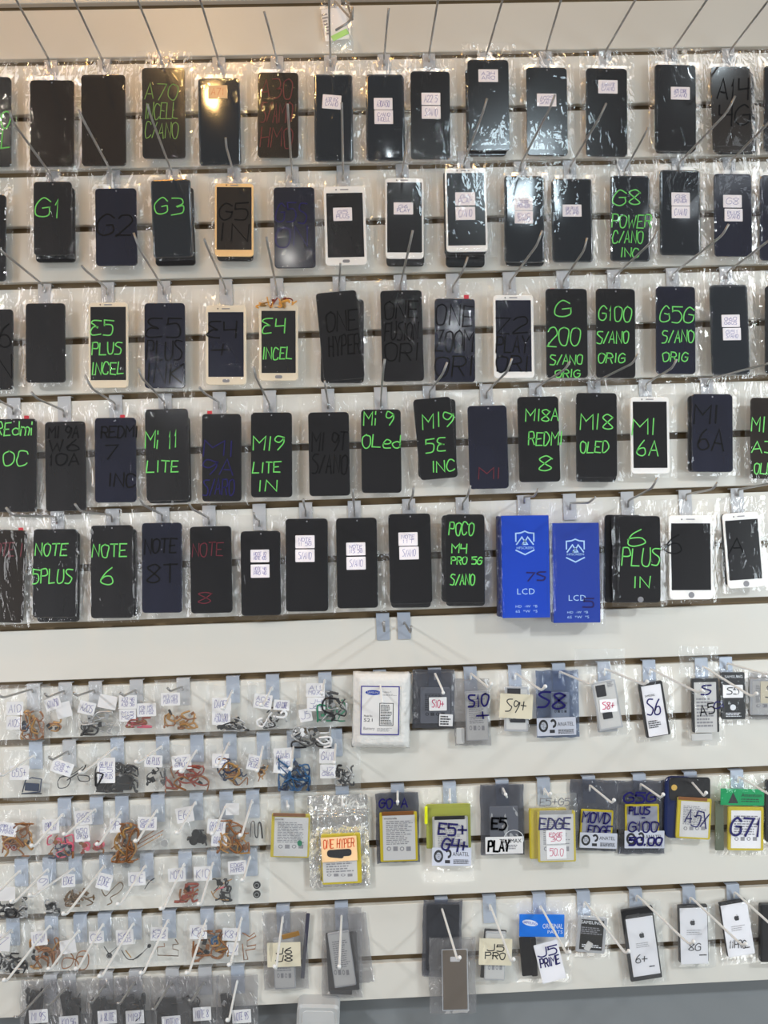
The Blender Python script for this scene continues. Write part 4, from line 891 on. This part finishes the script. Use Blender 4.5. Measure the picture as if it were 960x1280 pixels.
bat(p, (832, 160, 908, 336), GBAT, LBAT, -2, .004, .0075, (.04, .03, .04, .03)); p.block('black_card', (822, 150, 905, 330), BBAT, .0015, .002, -5, .003); p.bag(MILKY, .0072, (830, 160, 908, 336), amp=.003); p.label((810, 184, 932, 281), ['J5', 'PRO'], 'd', CREAM, -2, .0108, sw=.0018, pad=.2)
p = P_('clear bag with blue printed header and tilted white label in blue marker', (42, 46, 250, 342), 0, 0.005, d4)
b = p.block('blue_header', (54, 96, 221, 178), mat('header_blue', (0.0, 0.16, 0.62), .4), .0008, .001, -1, .0075); p.put('oval_logo', lambda w, h: disc(w, h, 24), INK['w'], (66, 116, 124, 138), -10, .0078); p.print((70, 122, 120, 132), 'SAMSUNG', 'B', -10, .008)
p.print((140, 130, 215, 148), 'ORIGINAL', 'w', -1, .0078); p.print((158, 154, 214, 166), 'PARTS', 'w', -1, .0078)
p.block('black_card', (60, 178, 112, 320), BBAT, .003, .002, 5, .006); p.block('battery_edge', (98, 180, 120, 322), BBAT, .003, .002, 3, .007)
p.label((122, 196, 212, 340), ['J5', 'PRIME', ''], 'n', WCARD, 14, .009, sw=.0024, pad=.1); p.bag(CLEAR, .0085, (54, 96, 221, 330), amp=.003)
p = P_('black and silver battery in small clear bag, printed white capitals on top', (248, 55, 388, 250), -2, 0.005, d4)
bat(p, (266, 106, 372, 236), GBAT, mat('dark_battery_label', (.035, .035, .035), .4), -5, .005, .009, (.1, .08, .1, .08), print_=False); p.print((280, 120, 356, 132), 'SAMSUNG', 'w', -5, .0097); p.lines((280, 142, 358, 170), 4, 's', -5, .0097); p.lines((282, 205, 356, 218), 2, 'w', -5, .0097); p.block('tape_scrap', (296, 195, 318, 228), LBAT, .0003, .001, -30, .0099)
p.bag(CLEAR, .0095, (266, 106, 372, 236), amp=.002)
def apple(w, h):
    pts = [(0, .22), (.12, .30), (.30, .30), (.42, .20), (.34, .06), (.36, -.10), (.46, -.22), (.34, -.42), (.2, -.5), (.06, -.45), (-.06, -.45), (-.2, -.5), (-.36, -.38), (-.48, -.1), (-.44, .16), (-.28, .30), (-.12, .30)]
    bm = bmesh.new()
    bm.faces.new([bm.verts.new((x*w, 0, z*h)) for x, z in pts]); bm.faces.new([bm.verts.new((x*w, 0, z*h)) for x, z in ((0, .32), (.14, .38), (.2, .52), (.06, .46))])
    bmesh.ops.triangulate(bm, faces=bm.faces[:])
    for f in bm.faces:
        f.normal_update()
        if f.normal.y > 0: f.normal_flip()
    return bm
def apbat(look, bagb, body, card, tilt, logo, textb, text, dots, small):
    p = P_(look, bagb, tilt*.5, 0.005, d4)
    p.block('battery', body, BBAT, .005, .002, tilt, .007); c = p.block('battery_label', card, WCARD, .0004, .0008, tilt, .0078, None, .0001)
    p.put('logo', apple, INK['d'], logo, tilt, .0081, c); p.lines(small, 3, 's', tilt, .0081, .3, c); p.ink(textb, text, 'd', .0014, 0, .0083, parent=c)
    p.lines(dots, 1, 'd', tilt, .0081, .6, c); p.bag(MILKY if small[0] < 700 else CLEAR, .0080, card, amp=.002)
    return p
apbat('white carded battery tilted with black top flap, third from right in bottom row', (420, 45, 580, 345), (442, 72, 560, 335), (455, 106, 556, 318), 8, (491, 160, 511, 182), (480, 240, 520, 278), ['6+'], (528, 280, 556, 287), (480, 196, 540, 216))
apbat('white carded battery hanging nearly straight, second from right in bottom row', (612, 55, 770, 285), (634, 62, 744, 270), (640, 72, 742, 276), 1.5, (676, 114, 696, 136), (672, 198, 716, 232), ['8G'], (710, 240, 740, 247), (664, 150, 726, 172))
apbat('white carded battery in pinkish bag, tilted, nearest the right edge', (782, 38, 925, 275), (796, 46, 896, 244), (800, 56, 900, 247), 9, (836, 97, 856, 119), (820, 188, 880, 222), ['11PRO'], (876, 212, 902, 219), (826, 134, 880, 156))
p = P_('black battery case cut off by right edge of bottom row', (930, 50, 1020, 275), 0, 0.006, d4)
p.block('black_case', (932, 60, 1010, 270), BBAT, .008, .003, 0, .009); p.bag(CLEAR, .0095, (932, 60, 1010, 270))
# crumpled spare bag tops above the first battery row
for (b, lk) in (((255, 548-575, 440, 640-575), 'crumpled clear bag top above the pink lettered battery'), ((635, -35, 780, 70), 'crumpled clear bag top above the black edged battery')):
    p = Pack('empty_bag', lk, 'plastic bag', 'crumpled empty bags', b, 0, 0.012, c17); p.bag(MILKY, .006, None, None, amp=.004)

def wh(*a, label, **k): hook(*a, label=label, group='white hooks of the battery rows', white=True, **k)
BH = [((474.7, 849), (477, 872), (478, 877), 'holding the padded envelope', .05), ((543.5, 841), (553, 862), (554, 866), 'holding the dark bag with red lettered sticker', .06), ((588, 841), (612, 861), (614, 855), 'holding the bag beside the red lettered sticker', None),
 ((643.7, 841), (677, 863), (681.6, 858), 'over the cream labelled battery', None), ((699, 839), (739, 856), (743, 852), 'right of the blue grey approval sticker bag', None), ((755.5, 835.5), (805, 856), (809, 852), 'over the pink lettered battery', None),
 ((812, 835.5), (873, 866), (877.5, 863), 'over the white tilted battery', None), ((877.5, 832), (940, 871), (945.6, 867), 'right of the light grey black edged battery', None), ((908, 828.6), (975, 848), None, 'over the black battery with silver dot', None)]
for b, c_, t_, lk, L_ in BH: wh(b[0], b[1], c_, t_, label='white rod hook ' + lk, L=L_)
BH = [((359, 1000), (360, 1012), (360, 1008), 'holding the leftmost yellow battery', .05), ((428, 998), (428, 1010), (429, 1006), 'behind the silver foil bag', .05), ((497, 988), (497, 1006), (497, 1002), 'holding the battery under the zinc plate', .06), ((562, 985), (563, 1004), (562, 1000), 'holding the neon yellow bag', .05), ((628, 984), (634, 997), (632, 993), 'holding the dark grey bag with black marker', .05), ((680, 985), (687, 996), (688, 992), 'holding the pink stickered yellow battery', .04),
 ((736.6, 980.6), (765, 1004), (767.5, 1000), 'holding the bag with small yellow battery', None), ((800, 979), (826, 997), (829, 993), 'holding the bag marked in four lines', None), ((864, 977), (880, 995), (882.6, 991), 'holding the black topped bag', .1), ((922, 970), (972, 999), None, 'holding the green header bag', None)]
for b, c_, t_, lk, L_ in BH: wh(b[0], b[1], c_, t_, label='white rod hook ' + lk, L=L_)
BH = [((353.7, 1144), (345, 1212), (343, 1208), 'over the leftmost cream labelled bag of bottom row'), ((427, 1142.6), (424, 1212), (424, 1208), 'over the zip bag with side flap'), ((552, 1134), (572, 1200), (574.5, 1197), 'over the long hanging bag'), ((612, 1129), (639, 1202), (642, 1199), 'over the cream label right of long bag'),
 ((674.7, 1130.6), (709, 1193), (712, 1190), 'over the blue header bag'), ((730, 1125.5), (782, 1192), (786, 1189), 'right of the black and silver battery'), ((795, 1117.6), (862, 1181), (867, 1177), 'over the left white carded battery'), ((862, 1120), (928, 1182), (932.5, 1180), 'over the middle white carded battery'), ((917, 1113.5), (975, 1166), None, 'over the right white carded battery')]
for b, c_, t_, lk in BH: wh(b[0], b[1], c_, t_, label='white rod hook ' + lk)

# white plastic box below the slats
p = Pack('plastic_bin', 'white rounded plastic panel low on the grey wall, cut off by bottom edge', 'box', None, (369.5, 1257, 424, 1330), -1.0, 0.012, (None, None))
p.put('front_shell', lambda w, h: slab(w, h, .042, .010, .004, 6), mat('white_plastic', (.52, .53, .53), .4), (369.5, 1257, 424, 1330), -2, .02, raw=True)
p.put('recess_panel', lambda w, h: slab(w, h, .002, .008, .0008, 6), mat('white_plastic_b', (.58, .59, .59), .4), (376, 1264, 418, 1325), -2, .021, raw=True)
# ------------------------------------------------------------------ lower left: packets of small flex parts
def flexes(p, box, kind, rng, dd=0.004, n=None):
    """box in photograph pixels; fills it with curled flex strips, connectors and round buttons"""
    x0, y0, x1, y1 = box; w = x1-x0; h = y1-y0
    def wp(u, v, e=0): return p.Mi @ W(x0+u*w, y0+v*h, p.d+dd+e)
    pal = {'copper': [COPPER, COPPER, GOLDEN], 'gold': [GOLDEN, GOLDEN, COPPER], 'black': [BLK, BLK, BLK], 'dark': [BLK, GREYX, BLK], 'blueblack': [NAVYB, BLK, BLUEX],
           'mix': [COPPER, NAVYB, PINKX], 'blue': [BLUEX, NAVYB, BLUEX], 'red': [REDX, REDX, COPPER], 'green': [GREENX, BLK, GREYX], 'pink': [COPPER, PINKX, REDX], 'bw': [BLK, TAG, GREYX],
           'orangeblue': [GOLDEN, NAVYB, COPPER], 'bronze': [mat('bronze_flex', (.16, .10, .05), .35, metal=.4)]*3, 'pinkgold': [COPPER, PINKX, BLUEX], 'silver': [GREYX, BLK, GREYX]}[kind]
    if n is None: n = max(3, min(9, int(w*h/110)))
    n = int(n*1.6)
    wpx = 0.0023
    for i in range(n):
        m = pal[i % len(pal)]; u, v = rng.uniform(.15, .85), rng.uniform(.2, .85); a = rng.uniform(0, math.pi)
        pts = [(u, v)]
        for k in range(rng.randint(2, 4)):
            a += rng.choice((-1, 1))*rng.uniform(.9, 1.7); l = rng.uniform(.18, .5)
            u = min(1, max(0, u+math.cos(a)*l)); v = min(1, max(0, v+math.sin(a)*l)); pts.append((u, v))
        P = [tuple(wp(a_, b_, .0004*i + rng.uniform(0, .0012))) for a_, b_ in pts]
        fin('flex_strip', tube(cat(P, 3), wpx*rng.uniform(.7, 1.4), 6, .6), m, p.root, True)
    for i in range(max(3, int(n*.8))):
        u, v = rng.uniform(.1, .9), rng.uniform(.15, .85); m = pal[(i+1) % len(pal)] if rng.random() < .6 else (GREYX if rng.random() < .5 else BLK)
        M = Matrix.Translation(wp(u, v, .0035)) @ Matrix.Rotation(rng.uniform(0, 3), 4, 'Y')
        if kind in ('mix', 'pink', 'orangeblue', 'blueblack', 'pinkgold', 'bw') and rng.random() < .7:
            bm = bmesh.new(); bmesh.ops.create_cone(bm, cap_ends=True, segments=14, radius1=.0042, radius2=.0036, depth=.0016, matrix=Matrix.Rotation(math.pi/2, 4, 'X')); nm = 'button_disc'
        else: bm = slab(rng.uniform(.005, .011), rng.uniform(.004, .008), .0018, .0008, .0003, 2); nm = 'connector'
        o = fin(nm, bm, m, p.root); o.matrix_basis = M
def rounds(p, box, k, m, rng, r=5.5, hole=True):
    x0, y0, x1, y1 = box
    for i in range(k):
        a = 6.28*i/k+rng.uniform(0, .5); cx = (x0+x1)/2+math.cos(a)*(x1-x0)*.27*(k > 1); cy = (y0+y1)/2+math.sin(a)*(y1-y0)*.27*(k > 1)
        bm = bmesh.new(); bmesh.ops.create_cone(bm, cap_ends=True, segments=18, radius1=r*.00135, radius2=r*.0012, depth=.002, matrix=Matrix.Rotation(math.pi/2, 4, 'X'))
        o = fin('button_disc', bm, m, p.root); o.matrix_basis = Matrix.Translation(p.Mi @ W(cx, cy, p.d+.006+.001*i))
        if hole:
            o2 = fin('button_face', ring(r*.0016, r*.0016, .12, 16), GREYX, o); o2.matrix_basis = Matrix.Translation((0, -.0012, 0))
def wire(p, pts, m, r=.0011, name='flex_strip', smooth=True, dd=.005):
    P = [tuple(p.Mi @ W(x, y, p.d+dd+.0003*i)) for i, (x, y) in enumerate(pts)]
    return fin(name, tube(cat(P, 4) if smooth else P, r, 6, .6), m, p.root, True)
PROW = ['first', 'second', 'third', 'fourth', 'fifth', 'bottom']
def packet(row, look, stuff, kind, tags, hk, n=None, extra=None, white=True, film_=None, org=None, bottom=None, bag=None):
    """stuff: pixel box of the flex parts; tags: list of (box, lines, tilt); hk: (base, corner, tip) or None"""
    bs = [stuff] + [t[0] for t in tags]
    x0 = min(b[0] for b in bs)-8; x1 = max(b[2] for b in bs)+9; yb = max(b[3] for b in bs)+7
    bx = hk[0] if hk else ((x0+x1)/2, min(b[1] for b in bs)-10)
    x0 = min(x0, bx[0]-9); x1 = max(x1, bx[0]+9)
    if bag: x0, y0_, x1, yb = bag
    else: y0_ = bx[1]-6
    rng = random.Random(int(x0*7+yb*13))
    d = 0.0035 + rng.uniform(0, .004)
    p = Pack('parts_packet', look + ', ' + PROW[row] + ' packet row', 'packet', 'packets of small flex parts on the lower left', (x0, y0_, x1, yb), rng.uniform(-1.2, .6), d, (None, None))
    if kind: flexes(p, stuff, kind, rng, .0035, n)
    if extra: extra(p, rng)
    for ti, (b, ls, tl) in enumerate(tags):
        p.label(b, ls, 'b', TAG, tl, .0098 - .0005*ti, name='paper_tag', sw=.0006, pad=.15)
    c = (max(x0+4, stuff[0]), max(y0_+6, stuff[1]), min(x1-4, stuff[2]), min(yb-3, stuff[3]))
    p.bag(film_ or MILKY, .0078, c, amp=.0022, nx=12, nz=14, tilt=p.tilt)
    if hk:
        hook(hk[0][0], hk[0][1], hk[1], hk[2], ('white' if white else 'grey') + ' hook of the ' + look + ', ' + PROW[row] + ' row', 'hooks of the packet rows', white, cap=white, drop=.006)
    return p
k = packet
# first packet row (short grey hooks at left)
k(0, 'packet of brown flex with two tags and dark button', (26, 889, 54, 924), 'copper', [((8, 877, 29, 894), ['A10'], -1), ((8, 895.5, 27, 912), ['A10S'], -2)], ((41, 861), (4, 872), (-2, 869)), 8, lambda p, r: rounds(p, (24, 902, 38, 918), 1, NAVYB, r, 6), False)
k(0, 'packet with one small golden connector', (57, 899, 78, 914), 'gold', [((56, 872, 76, 887), ['A7/A750'], 18), ((70, 878, 89, 897), None, 14)], ((81, 863), (60, 871.5), (56, 867)), 3, None, False)
k(0, 'packet of dark parts with two tilted tags', (101, 890, 141, 918), 'silver', [((98, 877, 119, 893), ['A20S'], -14), ((123, 869, 146, 886), None, -12)], ((118.6, 862), (96, 870), (92, 866)), 7, lambda p, r: rounds(p, (99, 900, 113, 917), 1, BLK, r, 6), False)
k(0, 'packet with three tags over orange and pink flex', (158, 897, 192, 909), 'pink', [((148.5, 869, 171, 886), ['A22 4G', 'A32 5G'], 0), ((149, 886.5, 170, 902), ['M15', 'M22'], 0), ((171, 879, 195, 895.6), ['M31 M51', 'M51 M52'], 2)], ((170, 862), (155, 870), (150.5, 866)), 6, None, False)
k(0, 'packet of golden curled flex in an open bag', (206, 885, 246, 910), 'gold', [((201, 866, 225, 882), ['M13 M23', 'M33 M53'], 1)], ((228.6, 858), (213, 864), (209.5, 860)), 7, None, False, bag=(194, 849, 262, 919))
k(0, 'packet of dark speckled parts with tall tag', (271.6, 896, 311, 913), 'dark', [((265, 872, 289, 889), ['DAOFF'], 0), ((265, 889, 288, 906), ['A50/A80'], 0)], ((291, 862), (280, 887), (278, 885)), 7)
k(0, 'packet of blue, black and white parts', (322, 885, 358, 910), 'bw', [((317, 868, 340, 886), ['A03', 'CORE'], -8), ((342, 875, 362, 888), ['A03 CORE'], -5)], ((340.6, 858), (328, 883), (326, 881)), 7)
k(0, 'packet of green boards with two stacked tags', (397, 865, 433, 901), 'green', [((382.5, 854, 406, 871), ['A11', 'M03S'], 0), ((383.6, 871.6, 406.6, 889), ['J4', 'J6+'], 0)], ((406, 849), (402.5, 869), (402, 866)), 9)
p = k(0, 'packet of black and white clips hanging lowest', (366, 908, 413, 934), 'bw', [((374, 886, 390, 902), ['J5'], 10)], None, 9, bag=(362, 880, 420, 938))
# second packet row
k(1, 'packet with a blue black frame shaped flex', (26, 969.5, 53, 993.6), None, [((12, 957, 36, 975), ['G5S+'], 0)], ((44, 943), (3, 970), (0, 968)), 3, lambda p, r: (wire(p, [(28, 990), (32, 975), (40, 972), (52, 974), (50, 990), (28, 992)], NAVYB, .0016, smooth=False), p.block('flat_module', (31, 979, 49, 989), NAVYB, .001, .001, -5, .005), wire(p, [(27, 992), (52, 992)], BLK, .0018)))
k(1, 'packet with long black looped flex', (71, 956, 112, 985), None, [((64, 951, 91, 968), ['G8+', 'G8+'], -20)], ((86, 938.6), (65, 950), (61, 946)), 3, lambda p, r: (wire(p, [(72, 977), (78, 970), (88, 973), (84, 983), (74, 985), (72, 978)], BLK, .0013), wire(p, [(84, 975), (104, 962), (107, 956)], BLK, .002), wire(p, [(98, 969), (110, 970), (111, 976), (100, 976), (97, 970)], BLK, .0013), wire(p, [(74, 972), (90, 968), (104, 958)], BLK, .0012)), False)
k(1, 'packet of chunky black modules with ring buttons', (120, 955, 172, 989), 'black', [((121.5, 947, 144, 979), ['G6 PLAY', 'E5', 'E5 PLUS'], 0)], ((146, 933), (103, 966.5), (100, 965)), 8, lambda p, r: (p.block('black_module', (120, 972, 141, 988), BLK, .003, .003, 0, .007), p.block('black_module', (144, 970, 165, 988), BLK, .003, .003, 0, .007), rounds(p, (142, 952, 166, 968), 2, BLK, r, 6)))
k(1, 'packet of short black bars below tag', (184, 959, 206, 981), 'black', [((180.5, 944, 203, 959), ['G6 PLUS'], -3)], ((203, 932), (173, 954), (170, 952)), 4)
k(1, 'packet of grey and red brown flex legs', (207, 958, 261, 990), 'red', [((215, 944, 239, 962), ['G7', 'G7PLUS'], 6)], ((246, 937), (228, 966), (226, 964)), 8)
k(1, 'packet of orange flex with blue buttons', (273, 949, 309, 981), 'orangeblue', [((265, 942, 286, 960), ['G'], -2)], ((287, 927), (272, 958.5), (270, 957)), 9, lambda p, r: rounds(p, (275, 950, 306, 978), 3, NAVYB, r, 5))
k(1, 'narrow packet of amber flex with tag marked in pen', (323, 956, 335, 976), 'gold', [((309, 944, 326, 963), ['G8', 'PLUS'], -12)], ((329, 932), (322, 965), (321, 963)), 4)
k(1, 'packet of tangled blue flex with two tags', (349, 948, 387, 987), 'blue', [((342, 935, 365, 951), ['ALL', 'HUAWEI'], 3), ((342, 948, 366, 967), ['HUAWEI', 'Y5'], -6)], ((367, 932), (363.5, 963), (362.5, 961)), 14)
k(1, 'packet of fine dark curls with two square tags', (420, 957, 442, 981), 'dark', [((399, 936, 420, 954), ['GAMI'], 0), ((400, 956, 420, 973), ['J7', 'G8A'], 0)], ((419.7, 929), (418, 955), (417.5, 953)), 9)
# third packet row
k(2, 'packet of copper flex at left frame edge with tilted tag', (3, 1030, 41, 1070), 'copper', [((-4, 1028, 21, 1045), ['G9PLAY', '9 POWER'], -10)], None, 9, lambda p, r: rounds(p, (4, 1050, 22, 1066), 2, REDX, r, 5), bag=(-12, 1012, 50, 1076))
k(2, 'packet of orange, pink and blue buttons', (60, 1044, 91, 1072), 'mix', [((53, 1024, 74, 1042), ['G9PLAY'], 3)], ((80, 1016), (43, 1058), (39.5, 1057)), 8, lambda p, r: (rounds(p, (66, 1046, 80, 1058), 1, PINKX, r, 5), rounds(p, (80, 1058, 92, 1072), 1, NAVYB, r, 5)))
k(2, 'packet of pink rings with stacked lettered tags', (101, 1047, 129, 1066), 'pink', [((93, 1013, 115, 1031), ['G60', 'G60S'], 5), ((93, 1032, 112, 1052), ['G50', 'G9 5G'], 5)], ((120, 1010), (82, 1044), (80, 1042.5)), 4, lambda p, r: (rounds(p, (101, 1050, 115, 1064), 1, PINKX, r, 5), rounds(p, (114, 1052, 129, 1066), 1, PINKX, r, 5)))
k(2, 'big packet of tangled copper flex', (139, 1030, 173, 1077), 'copper', [((137, 1023, 151, 1041), ['9P'], 0)], ((152, 1013), (124, 1056), (121, 1055)), 12)
k(2, 'packet of long straight copper strips', (170, 1036, 204, 1062), None, [((172, 1021, 196, 1038), ['G65', 'G50/A9S'], -2)], ((197, 1011), (171, 1052.5), (169, 1051)), 3, lambda p, r: (wire(p, [(168, 1058), (204, 1038)], COPPER, .0013), wire(p, [(170, 1062), (203, 1043)], GOLDEN, .0013), wire(p, [(175, 1050), (196, 1036)], COPPER, .0012), rounds(p, (156, 1022, 172, 1036), 1, GREYX, r, 5)))
k(2, 'packet with a single small dark disc', (200, 1047, 211, 1061), None, [((220, 1009, 242, 1028), ['E6+'], 10)], ((245, 1001), (223, 1042), (221, 1041)), 3, lambda p, r: rounds(p, (200, 1047, 211, 1061), 1, GREYX, r, 5, False), bag=(190, 996, 258, 1066))
k(2, 'packet of clustered black round buttons', (235, 1038, 258, 1057), 'black', [((259, 1024, 282, 1043), ['G9 PLAY'], -5), ((264, 1043, 284, 1058), ['G10 POW'], -4)], ((282.6, 1006), (267, 1043), (265, 1042)), 3, lambda p, r: rounds(p, (235, 1038, 258, 1057), 3, BLK, r, 6, False))
k(2, 'packet of copper loops beside black squiggle', (272, 1026, 311, 1066), 'copper', [((282, 1004, 299, 1019), None, 0)], ((315.6, 999), (302, 1045), (300, 1044)), 10)
k(2, 'packet with one black zigzag flex', (313, 1028, 328, 1049), None, [], None, 3, lambda p, r: wire(p, [(313, 1046), (314, 1029), (318, 1028), (319, 1044), (322, 1046), (323, 1030), (326, 1030), (328, 1048)], BLK, .0015), bag=(306, 1004, 334, 1056))
# fourth packet row
k(3, 'packet of dark parts at left edge', (0, 1122, 33, 1146), 'dark', [((-4, 1109, 19, 1126), None, 0)], ((26, 1087), (2, 1112), (-2, 1114)), 9)
k(3, 'packet of small dark bits with faint tag', (57, 1125, 74, 1140), 'dark', [((46, 1095, 61, 1112), ['9'], 6)], ((61, 1085), (17, 1129), (14, 1127)), 5)
k(3, 'packet of greyish brown flex scraps', (81, 1108, 117, 1132), 'bronze', [((77, 1093, 94, 1109), ['EDGE'], 2)], ((93.5, 1084), (41, 1121), (37, 1119)), 7)
k(3, 'packet with a bronze loop', (127, 1102, 155, 1131), None, [((121, 1092, 140, 1112), ['EDGE'], -15)], ((132, 1080), (83, 1143.5), (79, 1142)), 3, lambda p, r: (wire(p, [(127, 1112), (132, 1120), (140, 1112), (150, 1103), (154, 1108), (148, 1116), (138, 1122), (140, 1128), (134, 1131)], mat('bronze_flex', (.16, .10, .05), .35), .0014), wire(p, [(133, 1112), (137, 1104)], GREYX, .0016)))
k(3, 'packet with a single black clip', (180.5, 1097, 194, 1112), None, [((160, 1090, 182, 1107), ['ONE'], 3)], ((183, 1080), (150, 1131), (147, 1130)), 3, lambda p, r: (wire(p, [(181, 1111), (187, 1102), (193, 1098)], BLK, .0016), wire(p, [(183, 1100), (193, 1103)], GREYX, .0018)))
k(3, 'packet of dark and rust flex pieces', (218, 1105, 247, 1127), 'red', [((210, 1085, 232, 1102), ['MOTO'], 4)], ((231, 1078), (204, 1137), (201, 1135.5)), 5)
k(3, 'packet with black, red and yellow flex', (263, 1099, 290, 1126), 'black', [((242, 1083, 265, 1101), ['K10'], 2)], ((267, 1076), (251, 1131), (248, 1130)), 4, lambda p, r: (wire(p, [(266, 1118), (280, 1104), (290, 1099)], GOLDEN, .0014), wire(p, [(270, 1112), (283, 1108)], PINKX, .0016), wire(p, [(264, 1114), (270, 1123), (286, 1125)], GOLDEN, .0012)))
k(3, 'packet with two dark round buttons one above other', (314.5, 1102, 328, 1123), None, [((285, 1076, 308, 1093), ['EDGE', 'HYPER'], 4)], ((313, 1069), (304, 1102), (302.5, 1100)), 3, lambda p, r: (rounds(p, (314, 1101, 328, 1112), 1, BLK, r, 5), rounds(p, (314, 1112, 328, 1124), 1, BLK, r, 5)))
# fifth packet row
k(4, 'packet of grey black parts at left edge', (0, 1192, 34, 1216), 'dark', [((-8, 1167, 13, 1189), ['7'], -6)], ((15.5, 1161), (-4, 1178), (-8, 1180)), 10)
k(4, 'packet of copper strips with silver disc', (38, 1175, 74, 1210), 'copper', [((39, 1164, 59, 1182), ['LENOV'], 6)], ((63.6, 1155), (8, 1226.5), (5, 1225)), 7, lambda p, r: (wire(p, [(40, 1196), (70, 1192), (68, 1174), (73, 1176), (71, 1205)], COPPER, .0017), rounds(p, (47, 1186, 59, 1198), 1, GREYX, r, 5)))
k(4, 'packet of two copper rings of flex', (77, 1189, 112, 1213), None, [((75, 1175, 95, 1192), None, 8)], ((99.7, 1161), (63, 1212), (60.5, 1211)), 3, lambda p, r: (wire(p, [(78, 1194), (86, 1190), (92, 1198), (88, 1208), (78, 1210), (80, 1198), (95, 1200), (100, 1212)], COPPER, .0013), wire(p, [(95, 1200), (98, 1191), (107, 1189), (111, 1198), (108, 1210), (98, 1212), (94, 1204), (98, 1196), (106, 1196)], COPPER, .0014)))
k(4, 'packet with a thin dark cross of wire', (129, 1182, 146, 1199), None, [((111, 1164, 130, 1179), ['Q6'], 2)], ((130, 1153), (97, 1212), (94.5, 1211)), 3, lambda p, r: (wire(p, [(130, 1183), (136, 1192), (140, 1198)], BLK, .001), wire(p, [(146, 1184), (138, 1191), (133, 1194)], BLK, .001), rounds(p, (131, 1190, 142, 1199), 1, BLK, r, 3.5)))
k(4, 'packet with thin black branching flex', (151, 1181, 189, 1201), None, [((145, 1162, 167, 1181), ['K61', 'K50S'], 4)], ((168, 1152), (127, 1221.5), (124, 1220)), 3, lambda p, r: (wire(p, [(152, 1188), (160, 1199), (172, 1197), (182, 1187), (188, 1182)], BLK, .001), wire(p, [(157, 1188), (164, 1197)], GOLDEN, .0013), wire(p, [(166, 1200), (178, 1191)], BLK, .0013), rounds(p, (183, 1179, 190, 1186), 1, BLK, r, 2.5, False)))
k(4, 'packet with rectangular bronze frame of flex', (196, 1174, 225, 1196), None, [((188, 1159, 210, 1176), ['K52', 'K62'], -2)], ((211, 1148), (179, 1217), (176, 1216)), 3, lambda p, r: (wire(p, [(197, 1184), (197, 1194), (223, 1195), (223, 1188), (216, 1186), (216, 1181), (223, 1180), (219, 1174)], mat('bronze_flex', (.16, .10, .05), .35), .0011, smooth=False), wire(p, [(197, 1184), (206, 1183), (205, 1179)], COPPER, .001, smooth=False)))
k(4, 'packet of copper flex round a blue oval button', (242, 1164, 285, 1201), 'copper', [((237, 1156, 259, 1174), ['K51S'], 0)], ((258.5, 1147.5), (236, 1217), (233, 1216)), 9, lambda p, r: (rounds(p, (262, 1168, 278, 1186), 1, BLUEX, r, 7), rounds(p, (244, 1184, 254, 1196), 1, BLK, r, 5, False)))
k(4, 'packet of angular copper flex with white tags', (302.5, 1164, 321, 1200), None, [((278, 1160, 301, 1176), ['K8+'], -3), ((283, 1178, 298, 1194), ['U'], -3)], ((302.5, 1145), (288, 1207), (286, 1206)), 3, lambda p, r: (wire(p, [(303, 1166), (312, 1171), (318, 1166), (320, 1170), (309, 1176), (309, 1183), (320, 1181), (319, 1186), (307, 1188), (310, 1199), (305, 1200), (303, 1180)], COPPER, .0014, smooth=False)))
# bottom packet row, grey bags with black contents
for (st, tg, tx, hk, wt, lk) in (((34, 1236, 52, 1282), (36, 1262, 60, 1279), ['MI 9S'], ((62, 1230), (23, 1272), (18, 1271)), False, 'smoky bag of black parts with tilted tag, leftmost of'),
        ((78, 1240, 100, 1286), (74, 1270, 98, 1286), ['K10 5G'], ((86, 1231), (62, 1257), (58, 1256)), False, 'smoky bag of black and brown parts, second in'),
        ((116, 1246, 150, 1290), (122, 1263, 146, 1280), ['A 8LITE'], ((132, 1229), (115, 1254), (112, 1252)), False, 'smoky bag with wide lettered tag, third in'),
        ((152, 1244, 180, 1290), (157, 1263, 180, 1280), ['MI9T'], ((169, 1226), (150, 1255), (147, 1254)), False, 'smoky bag with tag and straight black flex, fourth in'),
        ((196, 1246, 236, 1290), (202, 1270, 226, 1286), ['NOTE10'], ((215, 1226), (193, 1262), (190, 1261)), False, 'smoky bag with crumpled black flex, fifth in'),
        ((228, 1246, 250, 1290), (241, 1259, 264, 1276), ['NOTE 8'], ((256, 1226), (239, 1252), (236, 1250)), False, 'smoky bag with high white tag, sixth in'),
        ((278, 1241, 292, 1286), (290, 1262, 314, 1279), ['NOTE 9S'], ((297, 1224), (286, 1277), (284, 1275)), True, 'smoky bag beside a blue plate, rightmost of')):
    def ex(p, r, st=st):
        x0, y0, x1, y1 = st
        p.block('black_module', (x0, y0+r.uniform(0, 4), x0+(x1-x0)*.6, y1), BLK, .003, .002, r.uniform(-14, 14), .006)
        p.block('black_module', (x0+(x1-x0)*.45, y0+8, x1, y1-6), BLK, .003, .002, r.uniform(-14, 14), .007)
    packet(5, lk, st, 'black', [(tg, tx, 3)], hk, 6, ex, wt, film_=GREYF)
